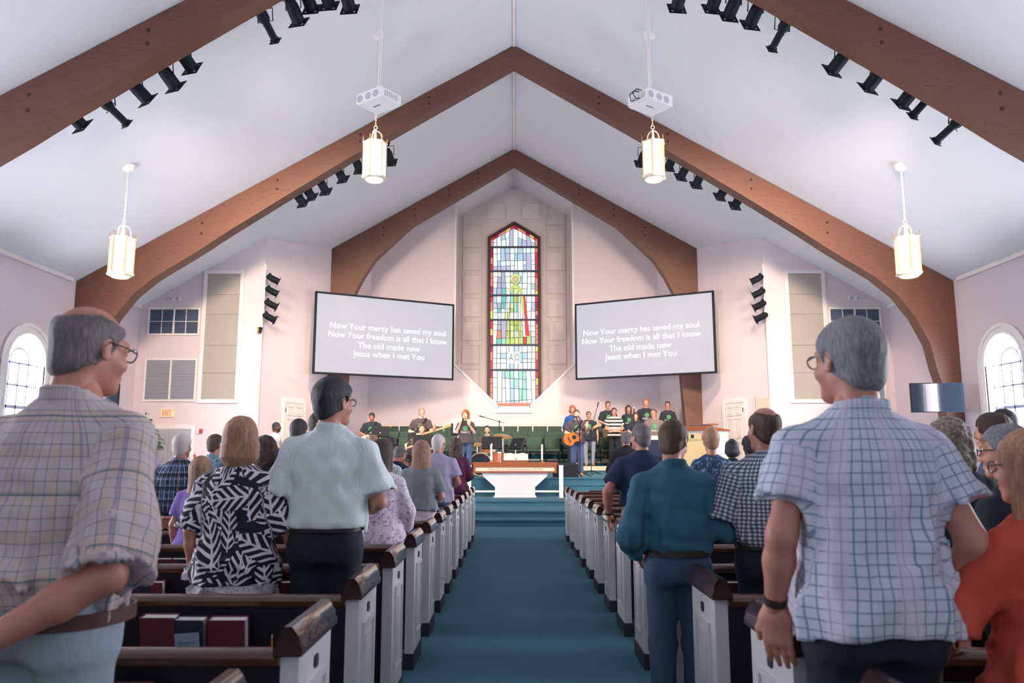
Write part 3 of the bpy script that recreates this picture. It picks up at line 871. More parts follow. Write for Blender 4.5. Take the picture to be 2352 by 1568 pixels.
# ---- pendant lanterns
def make_lantern(loc, ztop, label):
    o = thing('pendant_lantern', label, 'lamp', loc, group='hanging lanterns')
    R, h = .22, .68
    cream = M['lantern_frame']
    MB().lathe([(R + .015, h), (R + .03, h + .02), (R * .9, h + .03)], 6, ph=PI / 6 * 0 + .26).build('top_plate', cream, o)
    MB().lathe([(R - .03, -.05), (R + .02, -.03), (R + .03, 0), (R + .01, .02)], 6, ph=.26).build('bottom_rim', cream, o)
    MB().lathe([(.11, -.085), (.15, -.075), (.175, -.045)], 20).build('bottom_lens', M['bulb'], o, smooth=True)
    for k in range(6):
        a0, a1 = .26 + PI / 3 * k, .26 + PI / 3 * (k + 1)
        p0, p1 = Vector((math.cos(a0), math.sin(a0), 0)) * R, Vector((math.cos(a1), math.sin(a1), 0)) * R
        MB().add([tuple(p0), tuple(p1), (p1.x, p1.y, h), (p0.x, p0.y, h), tuple(p0 * .97), tuple(p1 * .97), (p1.x * .97, p1.y * .97, h), (p0.x * .97, p0.y * .97, h)],
                 [(0, 1, 2, 3), (5, 4, 7, 6), (0, 4, 5, 1), (3, 2, 6, 7), (0, 3, 7, 4), (1, 5, 6, 2)]).build('glass_pane', M['lantern'], o)
        MB().cyl((p0.x, p0.y, 0), (p0.x, p0.y, h), .016, n=6).build('rib', M['lantern_rib'], o)
        MB().lathe([(.014, 0), (.006, .04), (.012, .06), (.002, .12)], 6, (p0.x * 1.05, p0.y * 1.05, h + .02)).build('finial', M['gold'], o)
        if k % 2 == 0:
            d = p0.normalized()
            path = [d * .13 + Vector((0, 0, h + .02)), d * .13 + Vector((0, 0, h + .14)), d * .11 + Vector((0, 0, h + .21)), d * .06 + Vector((0, 0, h + .26)), Vector((0, 0, h + .27))]
            MB().tube(path, .012).build('hoop', cream, o)
    MB().lathe([(.035, h + .03), (.03, h + .15), (.02, h + .27), (.012, h + .3)], 10).build('stem', cream, o, smooth=True)
    m = MB()
    ring = [(.035 * math.cos(a), 0, h + .335 + .035 * math.sin(a)) for a in np.linspace(0, 2 * PI, 13)]
    m.tube(ring, .008, 6)
    m.build('ring', cream, o)
    m = MB()
    z, k = h + .375, 0
    while z < ztop - .07:
        ax = (.014, 0) if k % 2 == 0 else (0, .014)
        loop = [(ax[0] * math.cos(a), ax[1] * math.cos(a), z + .024 + .03 * math.sin(a)) for a in np.linspace(0, 2 * PI, 9)]
        m.tube(loop, .0045, 4)
        z += .046; k += 1
    tag(m.build('chain', cream, o), kind='stuff')
    MB().lathe([(.03, ztop - .09), (.1, ztop - .06), (.13, ztop + .05)], 16).build('canopy', M['trim'], o, smooth=True)
    return o
M['lantern_rib'] = pm('lantern_rib', 'a8966f', .5, .04)
M['lantern_frame'] = pm('lantern_cream', 'e4d9c6', .5, .04)
for (x, zb_, nm) in ((-7.53, 4.8, 'cream hexagonal lantern hanging lowest on the far left'), (-2.72, 6.72, 'cream hexagonal lantern hanging under the left projector'), (2.72, 6.72, 'cream hexagonal lantern hanging under the right projector'), (7.53, 4.8, 'cream hexagonal lantern hanging lowest on the far right')):
    make_lantern((x, 14.35, zb_), roof(x) - zb_, nm)

# ---- ceiling projectors
def projector(px, py, Y, rz, nm, s):
    p = at(px, py, Y)
    o = thing('projector', 'white ceiling projector on a pole, %s of the ridge' % nm, 'projector', p, rz, 'ceiling projectors')
    m = MB()
    w, d, h = .26, .2, .17
    pr = [(-w, .02), (-w + .02, 0), (w - .02, 0), (w, .02), (w, h - .02), (w - .02, h), (-w + .02, h), (-w, h - .02)]
    m.prism(pr, 'y', -d, d); m.build('housing', M['white_plastic'], o)
    for xx in (-.19, -.02, .13):
        MB().cyl((xx, -d - .004, .085), (xx, -d + .01, .085), .055, n=20).build('fan_grille', M['grey_plastic'], o)
    g = MB()
    for k in range(7): g.box((s * -1 * w - .003 if False else -s * w - .003, -.14 + .04 * k, .04), (-s * w + .003, -.12 + .04 * k, .13))
    tag(g.build('vent_slots', M['grey_plastic'], o), kind='stuff')
    MB().box((-.1, -.02, -.003), (.04, -.008, .0)).build('label_slot', M['black_soft'], o)
    MB().cyl((.12, d, .085), (.12, d + .05, .085), .045, n=16).build('lens', M['black'], o)
    MB().cyl((0, 0, h), (0, 0, roof(p.x) - p.z + .01), .024, n=10).build('pole', M['trim'], o)
    MB().box((-.1, -.08, h), (.1, .08, h + .02)).build('mount_plate', M['trim'], o)
    pts = [(-.05 + .1 * math.cos(a) * 1.3, -.08, h + .01 + .07 * math.sin(a)) for a in np.linspace(PI, 0, 9)]
    MB().tube(pts, .006).build('cable', M['black'], o)
    if s > 0:
        pts = [(-.27, -.05, .05), (-.36, -.06, .02), (-.4, -.04, .1), (-.3, -.02, .2), (-.15, 0, .22), (0, 0, .3)]
        MB().tube(pts, .007).build('cable', M['black'], o)
        MB().tube([(-.27, .05, .06), (-.38, .02, .0), (-.42, .0, .09), (-.33, 0, .17), (-.1, 0, .19)], .007).build('cable', M['black'], o)
projector(870, 243, 10.8, -.62, 'left', -1)
projector(1494, 247, 10.8, .62, 'right', 1)

# ---- stage lights
def light_protos():
    P = {}
    # par can, axis +y from back to lens, pivot at 0
    def par(lit):
        o = []
        MBb = MB().lathe([(.035, -.2), (.075, -.17), (.1, -.08), (.105, .0), (.105, .2), (.12, .2), (.12, .215)], 16, M=Matrix.Rotation(-PI / 2, 4, 'X'))
        o.append(('can', MBb.mesh('can', M['black'], True)))
        gf = MB(); gf.box((-.145, .215, -.145), (.145, .225, -.1)); gf.box((-.145, .215, .1), (.145, .225, .145)); gf.box((-.145, .215, -.1), (-.1, .225, .1)); gf.box((.1, .215, -.1), (.145, .225, .1))
        o.append(('gel_frame', gf.mesh('gel_frame', M['black'])))
        o.append(('lens', MB().cyl((0, .19, 0), (0, .218, 0), .1, n=16).mesh('lens', M['lens_on' if lit else 'lens_off'])))
        return o
    def leko(lit):
        R = Matrix.Rotation(-PI / 2, 4, 'X')
        o = [('can', MB().lathe([(.03, -.3), (.07, -.28), (.09, -.2), (.095, -.05), (.075, .0), (.06, .02), (.06, .3), (.08, .31), (.08, .34)], 16, M=R).mesh('can', M['black'], True)),
             ('gel_frame', MB().box((-.085, .34, -.085), (.085, .348, -.06)).box((-.085, .34, .06), (.085, .348, .085)).box((-.085, .34, -.06), (-.06, .348, .06)).box((.06, .34, -.06), (.085, .348, .06)).mesh('gel_frame', M['black'])),
             ('shutter', MB().cyl((-.14, .0, 0), (.14, .0, 0), .006, n=5).cyl((0, .01, -.13), (0, .01, .13), .006, n=5).mesh('shutter', M['black'])),
             ('lens', MB().cyl((0, .32, 0), (0, .343, 0), .06, n=14).mesh('lens', M['lens_on' if lit else 'lens_off']))]
        return o
    P['par'], P['parlit'], P['leko'] = par(False), par(True), leko(False)
    return P
LP = light_protos()
def stage_light(p, typ, aim, label, group, hang=None, side=None, size=1.0):
    p = Vector(p)
    o = thing('stage_light', label, 'spotlight', p, group=group)
    d = (Vector(aim) - p).normalized()
    R = d.to_track_quat('Y', 'Z')
    for nm, me in LP[typ]:
        c = bpy.data.objects.new(nm, me); link(c, o)
        c.rotation_mode = 'QUATERNION'; c.rotation_quaternion = R; c.scale = (size,) * 3
    hang = hang if hang is not None else Vector((0, -.05, .3))
    x = R @ Vector((1, 0, 0))
    top = Vector(hang)
    y = MB()
    a, b = x * .135 * size, x * -.135 * size
    up = top.normalized() * (top.length * .72)
    y.tube([a, a + up, b + up, b], .01, 5)
    y.build('yoke', M['black'], o)
    m = MB(); m.cyl(up, top, .02, n=8); m.box(tuple(top - Vector((.03, .03, .03))), tuple(top + Vector((.03, .03, .03))))
    m.build('clamp', M['black'], o)
    if random.random() < .5:
        q = R @ Vector((0, -.18 * size, 0))
        MB().tube([q, q + Vector((-.08, 0, -.05)), q + Vector((-.16, .0, .06)), top + Vector((-.1, 0, 0))], .007, 5).build('cable', M['black'], o)
    return o
def beam_lights(lst, Y, nm, side, spots=()):
    for i, (px, py, typ) in enumerate(lst):
        p = at(px, py, Y)
        s = -1 if p.x < 0 else 1
        aim = (s * 1.2 + random.uniform(-1, 1), Y + 10.0 + random.uniform(-1, 2), p.z - 6.5)
        lab = 'black stage light under the %s arch, %s side, %s from the outer end' % (nm, side, ORD[i])
        x_in = p.x
        zb_ = roof(p.x) - .5 - .075 * abs(p.x) * .5
        hang = Vector((0, -.08, max(.26, min(.6, zb_ - p.z + .12))))
        o = stage_light(p, typ, aim, lab, 'stage lights under the arches', hang)
        if i in spots:
            l = bpy.data.lights.new('stage_beam', 'SPOT')
            l.energy = SPOT_W; l.color = (1.0, .78, .58); l.spot_size = math.radians(95); l.spot_blend = 1.0; l.shadow_soft_size = .45
            lo = bpy.data.objects.new('stage_beam', l); link(lo, o)
            tgt = Vector((p.x * .85, 23.2, 1.2)) - p
            lo.rotation_mode = 'QUATERNION'; lo.rotation_quaternion = tgt.to_track_quat('-Z', 'Y')
            lo.location = tgt.normalized() * .45
beam_lights([(165, 265, 'par'), (253, 247, 'leko'), (316, 205, 'parlit'), (384, 173, 'par'), (423, 131, 'par'), (610, 50, 'leko'), (674, 22, 'par'), (706, -8, 'par'), (748, -16, 'par'), (796, -8, 'par')], 11.55, 'nearest', 'left', (2, 5))
beam_lights([(2190, 288, 'leko'), (2131, 227, 'leko'), (2092, 214, 'par'), (2013, 176, 'par'), (1931, 137, 'par'), (1796, 70, 'leko'), (1735, 29, 'par'), (1685, 10, 'par'), (1645, -8, 'parlit'), (1562, -10, 'par')], 11.55, 'nearest', 'right', (2, 5))
beam_lights([(685, 452, 'par'), (706, 437, 'parlit'), (740, 424, 'par'), (779, 396, 'par'), (820, 375, 'par'), (893, 357, 'par')], 18.1, 'middle', 'left', (4,))
beam_lights([(1697, 458, 'par'), (1663, 437, 'parlit'), (1606, 409, 'par'), (1572, 391, 'parlit'), (1542, 369, 'par'), (1477, 360, 'par')], 18.1, 'middle', 'right', (4,))
for s, lst in ((-1, [(626, 640), (623, 668), (621, 698), (617, 728)]), (1, [(1740, 640), (1744, 672), (1746, 700), (1750, 727)])):
    for i, (px, py) in enumerate(lst):
        p = at(px, py, 20.45)
        stage_light(p, 'parlit' if i < 3 else 'par', (0, 23 + i * .6, p.z - 3.2), 'black spotlight on the edge of the %s speaker wall, %s from the top' % ('left' if s < 0 else 'right', ORD[i]), 'speaker wall spotlights', Vector((s * .12, .15, .16)), size=.85)
    pipe = at(612 if s < 0 else 1756, 690, 20.5)
    o = thing('light_pipe', 'thin pipe carrying spotlights at the %s speaker wall edge' % ('left' if s < 0 else 'right'), 'pipe', (s * (XSP - .02), 20.56, 5.1))
    MB().cyl((0, 0, 0), (0, 0, 1.45), .02, n=8).build('tube', M['trim'], o)
    for z in (.1, 1.3): MB().box((-.03, 0, z), (.03, .05, z + .05)).build('bracket', M['trim'], o)
jb = Vector((-6.9, YSP - .09, at(611, 757, 20.5).z))
o = thing('dimmer_box', 'small black sensor box under the left wall spotlights', 'box', jb)
MB().box((-.06, 0, -.08), (.02, .09, .08)).build('back_plate', pm('tan_plate', 'c9b08a', .6), o)
MB().box((.0, -.03, .01), (.08, .06, .07)).build('sensor', M['black'], o); MB().box((.0, -.03, -.08), (.06, .06, -.01)).build('sensor', M['black'], o)

# ---- potted ficus by the left door
pl = thing('potted_ficus', 'leafy potted ficus beside the left double door', 'plant', (at(325, 1000, 19.6).x, 19.6, 0))
MB().lathe([(.14, 0), (.18, .3), (.2, .32), (.19, .34)], 16).build('pot', pm('pot_brown', '6b4a3a', .6), pl, smooth=True)
MB().tube([(0, 0, .3), (.03, .02, .8), (-.02, 0, 1.3), (.02, .02, 1.7)], [.03, .025, .02, .012]).build('trunk', M['dark_wood'], pl)
m = MB(); rl = random.Random(3)
for i in range(520):
    a, b_ = rl.uniform(0, 2 * PI), rl.gauss(0, .5)
    rr_ = rl.uniform(.1, .5) * (1 - .3 * abs(b_))
    cpt = Vector((rr_ * math.cos(a), rr_ * math.sin(a), 1.8 + .42 * b_ - .3 * rr_))
    Rm = Matrix.Translation(cpt) @ Matrix.Rotation(a, 4, 'Z') @ Matrix.Rotation(rl.uniform(.2, 1.3), 4, 'Y') @ Matrix.Rotation(rl.uniform(-.6, .6), 4, 'X')
    m.add([(0, 0, 0), (.06, .03, .006), (.14, 0, -.01), (.06, -.03, .006), (.06, 0, -.004)], [(0, 1, 4), (1, 2, 4), (2, 3, 4), (3, 0, 4)], Rm)
tag(m.build('foliage', pm('ficus_leaf', '2f5a44', .5, .3, 12), pl), kind='stuff')

# ---- choir chairs
def make_chair():
    c = thing('choir_chair', 'x', 'chair')
    m = MB()
    def pad(x0, x1, prof):
        n = len(prof)
        vs, fs = [], []
        for (xx, k) in ((x0, .82), (x0 + .02, 1), (x1 - .02, 1), (x1, .82)):
            cy_ = sum(p[0] for p in prof) / n; cz_ = sum(p[1] for p in prof) / n
            for (yy, zz) in prof: vs.append((xx, cy_ + (yy - cy_) * k, cz_ + (zz - cz_) * (k * .3 + .7)))
        for i in range(3):
            for j in range(n): fs.append((i * n + j, i * n + (j + 1) % n, (i + 1) * n + (j + 1) % n, (i + 1) * n + j))
        fs += [tuple(range(n)), tuple(range(3 * n, 4 * n))]
        return MB().add(vs, fs)
    pad(-.225, .225, [(-.2, .42), (-.22, .45), (-.2, .48), (.2, .49), (.22, .46), (.2, .43)]).build('seat', M['green_fabric'], c, smooth=True)
    pad(-.225, .225, [(.2, .5), (.24, .5), (.3, .82), (.29, .86), (.26, .86), (.24, .82), (.19, .56)]).build('backrest', M['green_fabric'], c, smooth=True)
    for sx_ in (-1, 1):
        MB().tube([(sx_ * .2, -.18, 0), (sx_ * .2, -.17, .42)], .011, 6).build('leg', M['black'], c)
        MB().tube([(sx_ * .2, .26, 0), (sx_ * .2, .2, .42), (sx_ * .2, .26, .7)], .011, 6).build('leg', M['black'], c)
        MB().box((sx_ * .24 - .018, -.1, .6), (sx_ * .24 + .018, .15, .63)).box((sx_ * .24 - .012, -.02, .42), (sx_ * .24 + .012, .03, .6)).build('armrest', M['black_soft'], c)
    MB().tube([(-.2, -.17, .4), (.2, -.17, .4)], .01, 6).tube([(-.2, .2, .4), (.2, .2, .4)], .01, 6).build('stretcher', M['black'], c)
    return c
chair = make_chair()
first = True
for row, (Y, z, px0, px1, sp, nm) in enumerate(((23.38, 1.05, 846, 1560, .555, 'front'), (24.32, 1.25, 858, 1530, .51, 'middle'), (25.3, 1.45, 862, 1545, .49, 'back'))):
    x0, x1 = at(px0, 1000, Y).x, at(px1, 1000, Y).x
    n = int((x1 - x0) / sp)
    for k in range(n + 1):
        loc = (x0 + sp * k, Y, z)
        o = chair if first else dup(chair)
        first = False
        o.location = loc
        o.rotation_euler = (0, 0, random.uniform(-.02, .02))
        o['label'] = 'green padded choir chair, %s from the left in the %s row' % (ORD[k], nm)
        o['group'] = 'green choir chairs, %s row' % nm

# ---- pulpit
p = thing('pulpit', 'cream and white pulpit with a brown slanted top right of the stage', 'pulpit', (4.86, 19.9, .825), -1.0)
MB().box((-.48, -.38, 0), (.48, .38, 1.15)).build('body', pm('pulpit_white', 'e6dfdf', .5), p)
MB().box((-.44, -.395, .06), (.44, -.38, 1.09)).build('front_panel', pm('pulpit_cream', 'e0c796', .5), p)
m = MB(); frame_rect(m, -.36, .36, .15, .95, -.395, .02, .01); m.build('moulding', pm('pulpit_cream2', 'd4b987', .5), p)
MB().box((-.05, -.41, .97), (.05, -.395, 1.06)).build('emblem', M['base_dark'], p)
MB().add([(-.52, -.42, 1.15), (.52, -.42, 1.15), (.52, .42, 1.15), (-.52, .42, 1.15), (-.52, -.42, 1.27), (.52, -.42, 1.27), (.52, .42, 1.18), (-.52, .42, 1.18)], [(0, 3, 2, 1), (4, 5, 6, 7), (0, 1, 5, 4), (1, 2, 6, 5), (2, 3, 7, 6), (3, 0, 4, 7)]).build('top', M['oak'], p)
o = thing('pulpit_book', 'dark open folder lying on the pulpit top', 'book', (4.8, 19.9, 2.065), -1.0)
for k in (-1, 1): MB().add([(0, -.14, .03), (k * .26, -.14, .05), (k * .26, .18, .0), (0, .18, -.02), (0, -.14, .05), (k * .26, -.14, .08), (k * .26, .18, .03), (0, .18, 0)], [(0, 1, 2, 3), (7, 6, 5, 4), (0, 4, 5, 1), (1, 5, 6, 2), (2, 6, 7, 3), (3, 7, 4, 0)]).build('cover', pm('folder_teal', '33525a', .6), o)
MB().box((.3, -.12, .05), (.5, .1, .09)).build('wood_box', M['oak'], o)
# ================================================================== PEOPLE: smooth implicit bodies
class Grid:
    def __init__(s, lo, hi, h):
        s.h, s.lo = h, np.array(lo, float)
        n = np.ceil((np.array(hi, float) - s.lo) / h).astype(int) + 1
        s.ax = [(s.lo[i] + h * np.arange(n[i])).astype(np.float32) for i in range(3)]
        s.F = np.full(n, 0.5, np.float32)
    def blk(s, lo, hi):
        sl = []
        for i in range(3):
            a = int(max(0, math.floor((lo[i] - s.lo[i]) / s.h)))
            b = int(min(len(s.ax[i]), math.ceil((hi[i] - s.lo[i]) / s.h) + 1))
            sl.append(slice(a, max(a, b)))
        return tuple(sl), s.ax[0][sl[0]][:, None, None], s.ax[1][sl[1]][None, :, None], s.ax[2][sl[2]][None, None, :]
    def put(s, sl, d, k, op):
        f = s.F[sl]
        if f.size == 0: return
        if op == 'u':
            hh = np.maximum(k - np.abs(f - d), 0) / k
            s.F[sl] = np.minimum(f, d) - hh * hh * (k * .25)
        else:
            d = -d
            hh = np.maximum(k - np.abs(f - d), 0) / k
            s.F[sl] = np.maximum(f, d) + hh * hh * (k * .25)
    def seg(s, a, b, ra, rb=None, k=.02, sc=(1, 1, 1), cut=(), op='u'):
        rb = ra if rb is None else rb
        a, b = np.array(a, float), np.array(b, float)
        r = max(ra, rb) * max(sc) + k + 3 * s.h
        sl, x, y, z = s.blk(np.minimum(a, b) - r, np.maximum(a, b) + r)
        A, B = a / sc, b / sc
        px, py, pz = x / sc[0] - A[0], y / sc[1] - A[1], z / sc[2] - A[2]
        d = B - A
        L = max(float(d @ d), 1e-9)
        t = np.clip((px * d[0] + py * d[1] + pz * d[2]) / L, 0, 1)
        q = np.sqrt((px - t * d[0]) ** 2 + (py - t * d[1]) ** 2 + (pz - t * d[2]) ** 2) - (ra + (rb - ra) * t)
        q = q * min(sc)
        for (c, n) in cut:
            q = np.maximum(q, (x - c[0]) * n[0] + (y - c[1]) * n[1] + (z - c[2]) * n[2])
        s.put(sl, q, k, op)
    def ell(s, c, r, k=.02, op='u'):
        c, r = np.array(c, float), np.array(r, float)
        m = r + k + 3 * s.h
        sl, x, y, z = s.blk(c - m, c + m)
        X, Y, Z = (x - c[0]), (y - c[1]), (z - c[2])
        k0 = np.sqrt((X / r[0]) ** 2 + (Y / r[1]) ** 2 + (Z / r[2]) ** 2)
        k1 = np.sqrt((X / r[0] ** 2) ** 2 + (Y / r[1] ** 2) ** 2 + (Z / r[2] ** 2) ** 2) + 1e-6
        s.put(sl, k0 * (k0 - 1) / k1, k, op)
    def prof(s, zs, a, b, z0, z1, k=.02, yc=None, xc=None, op='u', p=2.3):
        A, B = max(a), max(b)
        m = k + 3 * s.h
        yv = yc or [0] * len(zs); xv = xc or [0] * len(zs)
        sl, x, y, z = s.blk((min(xv) - A - m, min(yv) - B - m, z0 - m), (max(xv) + A + m, max(yv) + B + m, z1 + m))
        aa, bb = np.interp(z, zs, a).astype(np.float32), np.interp(z, zs, b).astype(np.float32)
        yy, xx = np.interp(z, zs, yv).astype(np.float32), np.interp(z, zs, xv).astype(np.float32)
        q = ((np.abs((x - xx) / aa)) ** p + (np.abs((y - yy) / bb)) ** p) ** (1 / p)
        d = (q - 1) * np.minimum(aa, bb)
        d = np.maximum(d, np.maximum(z0 - z, z - z1))
        s.put(sl, d, k, op)
    def ring(s, c, rx, ry, t, hz, tilt, k=.01):
        m = max(rx, ry) + .06
        sl, x, y, z = s.blk((c[0] - m, c[1] - m, c[2] - m), (c[0] + m, c[1] + m, c[2] + m))
        q = np.abs(np.sqrt(((x - c[0]) / rx) ** 2 + ((y - c[1]) / ry) ** 2) - 1) * min(rx, ry) - t
        q = np.maximum(q, np.abs(z - (c[2] - tilt * (y - c[1]))) - hz)
        s.put(sl, q, k, 'u')
    def near(s, fn, band=None):
        """add fn(x,y,z) to the field near the surface"""
        band = band or 6 * s.h
        i, j, k = np.nonzero(np.abs(s.F) < band)
        s.F[i, j, k] += fn(s.ax[0][i], s.ax[1][j], s.ax[2][k]).astype(np.float32)
    def cutz(s, fn):
        x, y, z = s.ax[0][:, None, None], s.ax[1][None, :, None], s.ax[2][None, None, :]
        s.F = np.maximum(s.F, fn(x, y, z).astype(np.float32))
    def nets(s):
        F = s.F
        F[0] = F[-1] = 1; F[:, 0] = F[:, -1] = 1; F[:, :, 0] = F[:, :, -1] = 1
        S = F < 0
        c = np.zeros(tuple(n - 1 for n in F.shape), np.int8)
        for dx in (0, 1):
            for dy in (0, 1):
                for dz in (0, 1):
                    c += S[dx:S.shape[0] - 1 + dx, dy:S.shape[1] - 1 + dy, dz:S.shape[2] - 1 + dz]
        act = (c > 0) & (c < 8)
        I, J, K = np.nonzero(act)
        idx = np.full(act.shape, -1, np.int32)
        idx[I, J, K] = np.arange(len(I))
        acc = np.zeros((len(I), 3)); cnt = np.zeros(len(I))
        for ax in range(3):
            o1, o2 = [(1, 2), (0, 2), (0, 1)][ax]
            for u in (0, 1):
                for v in (0, 1):
                    off = [0, 0, 0]; off[o1] = u; off[o2] = v
                    p0 = [I + off[0], J + off[1], K + off[2]]
                    p1 = [q.copy() for q in p0]; p1[ax] = p1[ax] + 1
                    f0, f1 = F[tuple(p0)], F[tuple(p1)]
                    m = (f0 < 0) != (f1 < 0)
                    t = f0[m] / (f0[m] - f1[m])
                    pos = np.stack([np.full(m.sum(), float(off[0])), np.full(m.sum(), float(off[1])), np.full(m.sum(), float(off[2]))], 1)
                    pos[:, ax] += t
                    acc[m] += pos; cnt[m] += 1
        V = (acc / cnt[:, None] + np.stack([I, J, K], 1)) * s.h + s.lo
        Q = []
        for ax in range(3):
            sh = [slice(None)] * 3; sh[ax] = slice(0, -1)
            sh2 = [slice(None)] * 3; sh2[ax] = slice(1, None)
            ch = S[tuple(sh)] != S[tuple(sh2)]
            e = np.array(np.nonzero(ch))
            o1, o2 = [(1, 2), (2, 0), (0, 1)][ax]
            ok = (e[o1] > 0) & (e[o2] > 0) & (e[o1] < act.shape[o1]) & (e[o2] < act.shape[o2])
            e = e[:, ok]
            inside = S[tuple(sh)][tuple(e)]
            def cell(d1, d2):
                q = e.copy(); q[o1] -= d1; q[o2] -= d2
                return idx[tuple(q)]
            a, b_, c_, d_ = cell(1, 1), cell(0, 1), cell(0, 0), cell(1, 0)
            quad = np.stack([a, b_, c_, d_], 1)
            quad[~inside] = quad[~inside][:, ::-1]
            Q.append(quad)
        Q = np.concatenate(Q)
        Q = Q[(Q >= 0).all(1)]
        return V, Q

def np_mesh(name, V, Q, mat, parent=None, attr=None):
    me = bpy.data.meshes.new(name)
    me.vertices.add(len(V)); me.vertices.foreach_set('co', np.ascontiguousarray(V, np.float32).ravel())
    me.loops.add(len(Q) * 4); me.loops.foreach_set('vertex_index', np.ascontiguousarray(Q, np.int32).ravel())
    me.polygons.add(len(Q)); me.polygons.foreach_set('loop_start', np.arange(0, len(Q) * 4, 4, dtype=np.int32))
    try: me.polygons.foreach_set('loop_total', np.full(len(Q), 4, np.int32))
    except Exception: pass
    me.polygons.foreach_set('use_smooth', np.ones(len(Q), bool))
    me.update(calc_edges=True)
    me.validate()
    if attr is not None:
        a = me.attributes.new('cl', 'FLOAT_VECTOR', 'POINT')
        a.data.foreach_set('vector', np.ascontiguousarray(attr, np.float32).ravel())
    me.materials.append(mat)
    return link(bpy.data.objects.new(name, me), parent)

def relax(V, Q, it=1):
    for _ in range(it):
        acc = np.zeros_like(V); n = np.zeros(len(V))
        for a, b_ in ((0, 1), (1, 2), (2, 3), (3, 0)):
            np.add.at(acc, Q[:, a], V[Q[:, b_]]); np.add.at(n, Q[:, a], 1)
            np.add.at(acc, Q[:, b_], V[Q[:, a]]); np.add.at(n, Q[:, b_], 1)
        n = np.maximum(n, 1)
        V = V * .5 + .5 * acc / n[:, None]
    return V

def wave(seed, f0, f1, n=5, an=(1, 1, 1)):
    r = np.random.default_rng(seed)
    D = r.normal(size=(n, 3)) * np.array(an); D /= np.linalg.norm(D, axis=1)[:, None]
    fr = r.uniform(f0, f1, n) * 2 * PI; ph = r.uniform(0, 2 * PI, n)
    W1 = r.normal(size=3); W1 /= np.linalg.norm(W1)
    def fn(x, y, z):
        w = .9 * np.sin(9 * (x * W1[0] + y * W1[1] + z * W1[2]) + ph[0])
        o = 0
        for i in range(n):
            o = o + np.sin(fr[i] * (x * D[i, 0] + y * D[i, 1] + z * D[i, 2]) + ph[i] + w) * (f0 * 2 * PI / fr[i])
        return o / n
    return fn

# ---- cloth, skin and hair materials
def cl_node(t):
    a = t.n('ShaderNodeAttribute'); a.attribute_name = 'cl'
    sp = t.n('ShaderNodeSeparateXYZ'); t.l(a.outputs['Vector'], sp.inputs[0])
    return a.outputs['Vector'], sp.outputs[0], sp.outputs[1]
def stripe(t, u, period, width, off=0.0, soft=.15):
    """1 inside a stripe of given width each period, else 0"""
    f = t.math('FRACT', t.math('ADD', t.math('DIVIDE', u, period), off + 100.0))
    d = t.math('ABSOLUTE', t.math('SUBTRACT', f, .5))
    w = width / period / 2
    return t.math('DIVIDE', t.math('SUBTRACT', w * (1 + soft), d), w * 2 * soft, clamp=True)
def cloth(name, hexc, lines=(), rough=.85, bump=.25, var=.06, bs=14.0, fine=True):
    """lines: (axis 'u'/'v', period, width, offset, hex, alpha)"""
    t = NT(name)
    vec, u, v = cl_node(t)
    o = t.coord('Object')
    c = lin(hexc)
    col = t.mix(t.noise(o, 5.0), scl(c, 1 - var), scl(c, 1 + var))
    # slight waviness so the woven lines follow the folds
    wob = t.math('MULTIPLY', t.math('SUBTRACT', t.noise(o, 6.0, 2), .5), .012)
    uu, vv = t.math('ADD', u, wob), t.math('ADD', v, wob)
    for (ax, per, wd, off, hx, al) in lines:
        m = stripe(t, uu if ax == 'u' else vv, per, wd, off)
        col = t.mix(t.math('MULTIPLY', m, al), col, lin(hx))
    t.base(col)
    t.b.inputs['Roughness'].default_value = rough
    n1 = t.noise(t.coord('Object', (1, 1, .45)), bs, 3, .5)
    t.bump(n1, bump, .03)
    return t.m
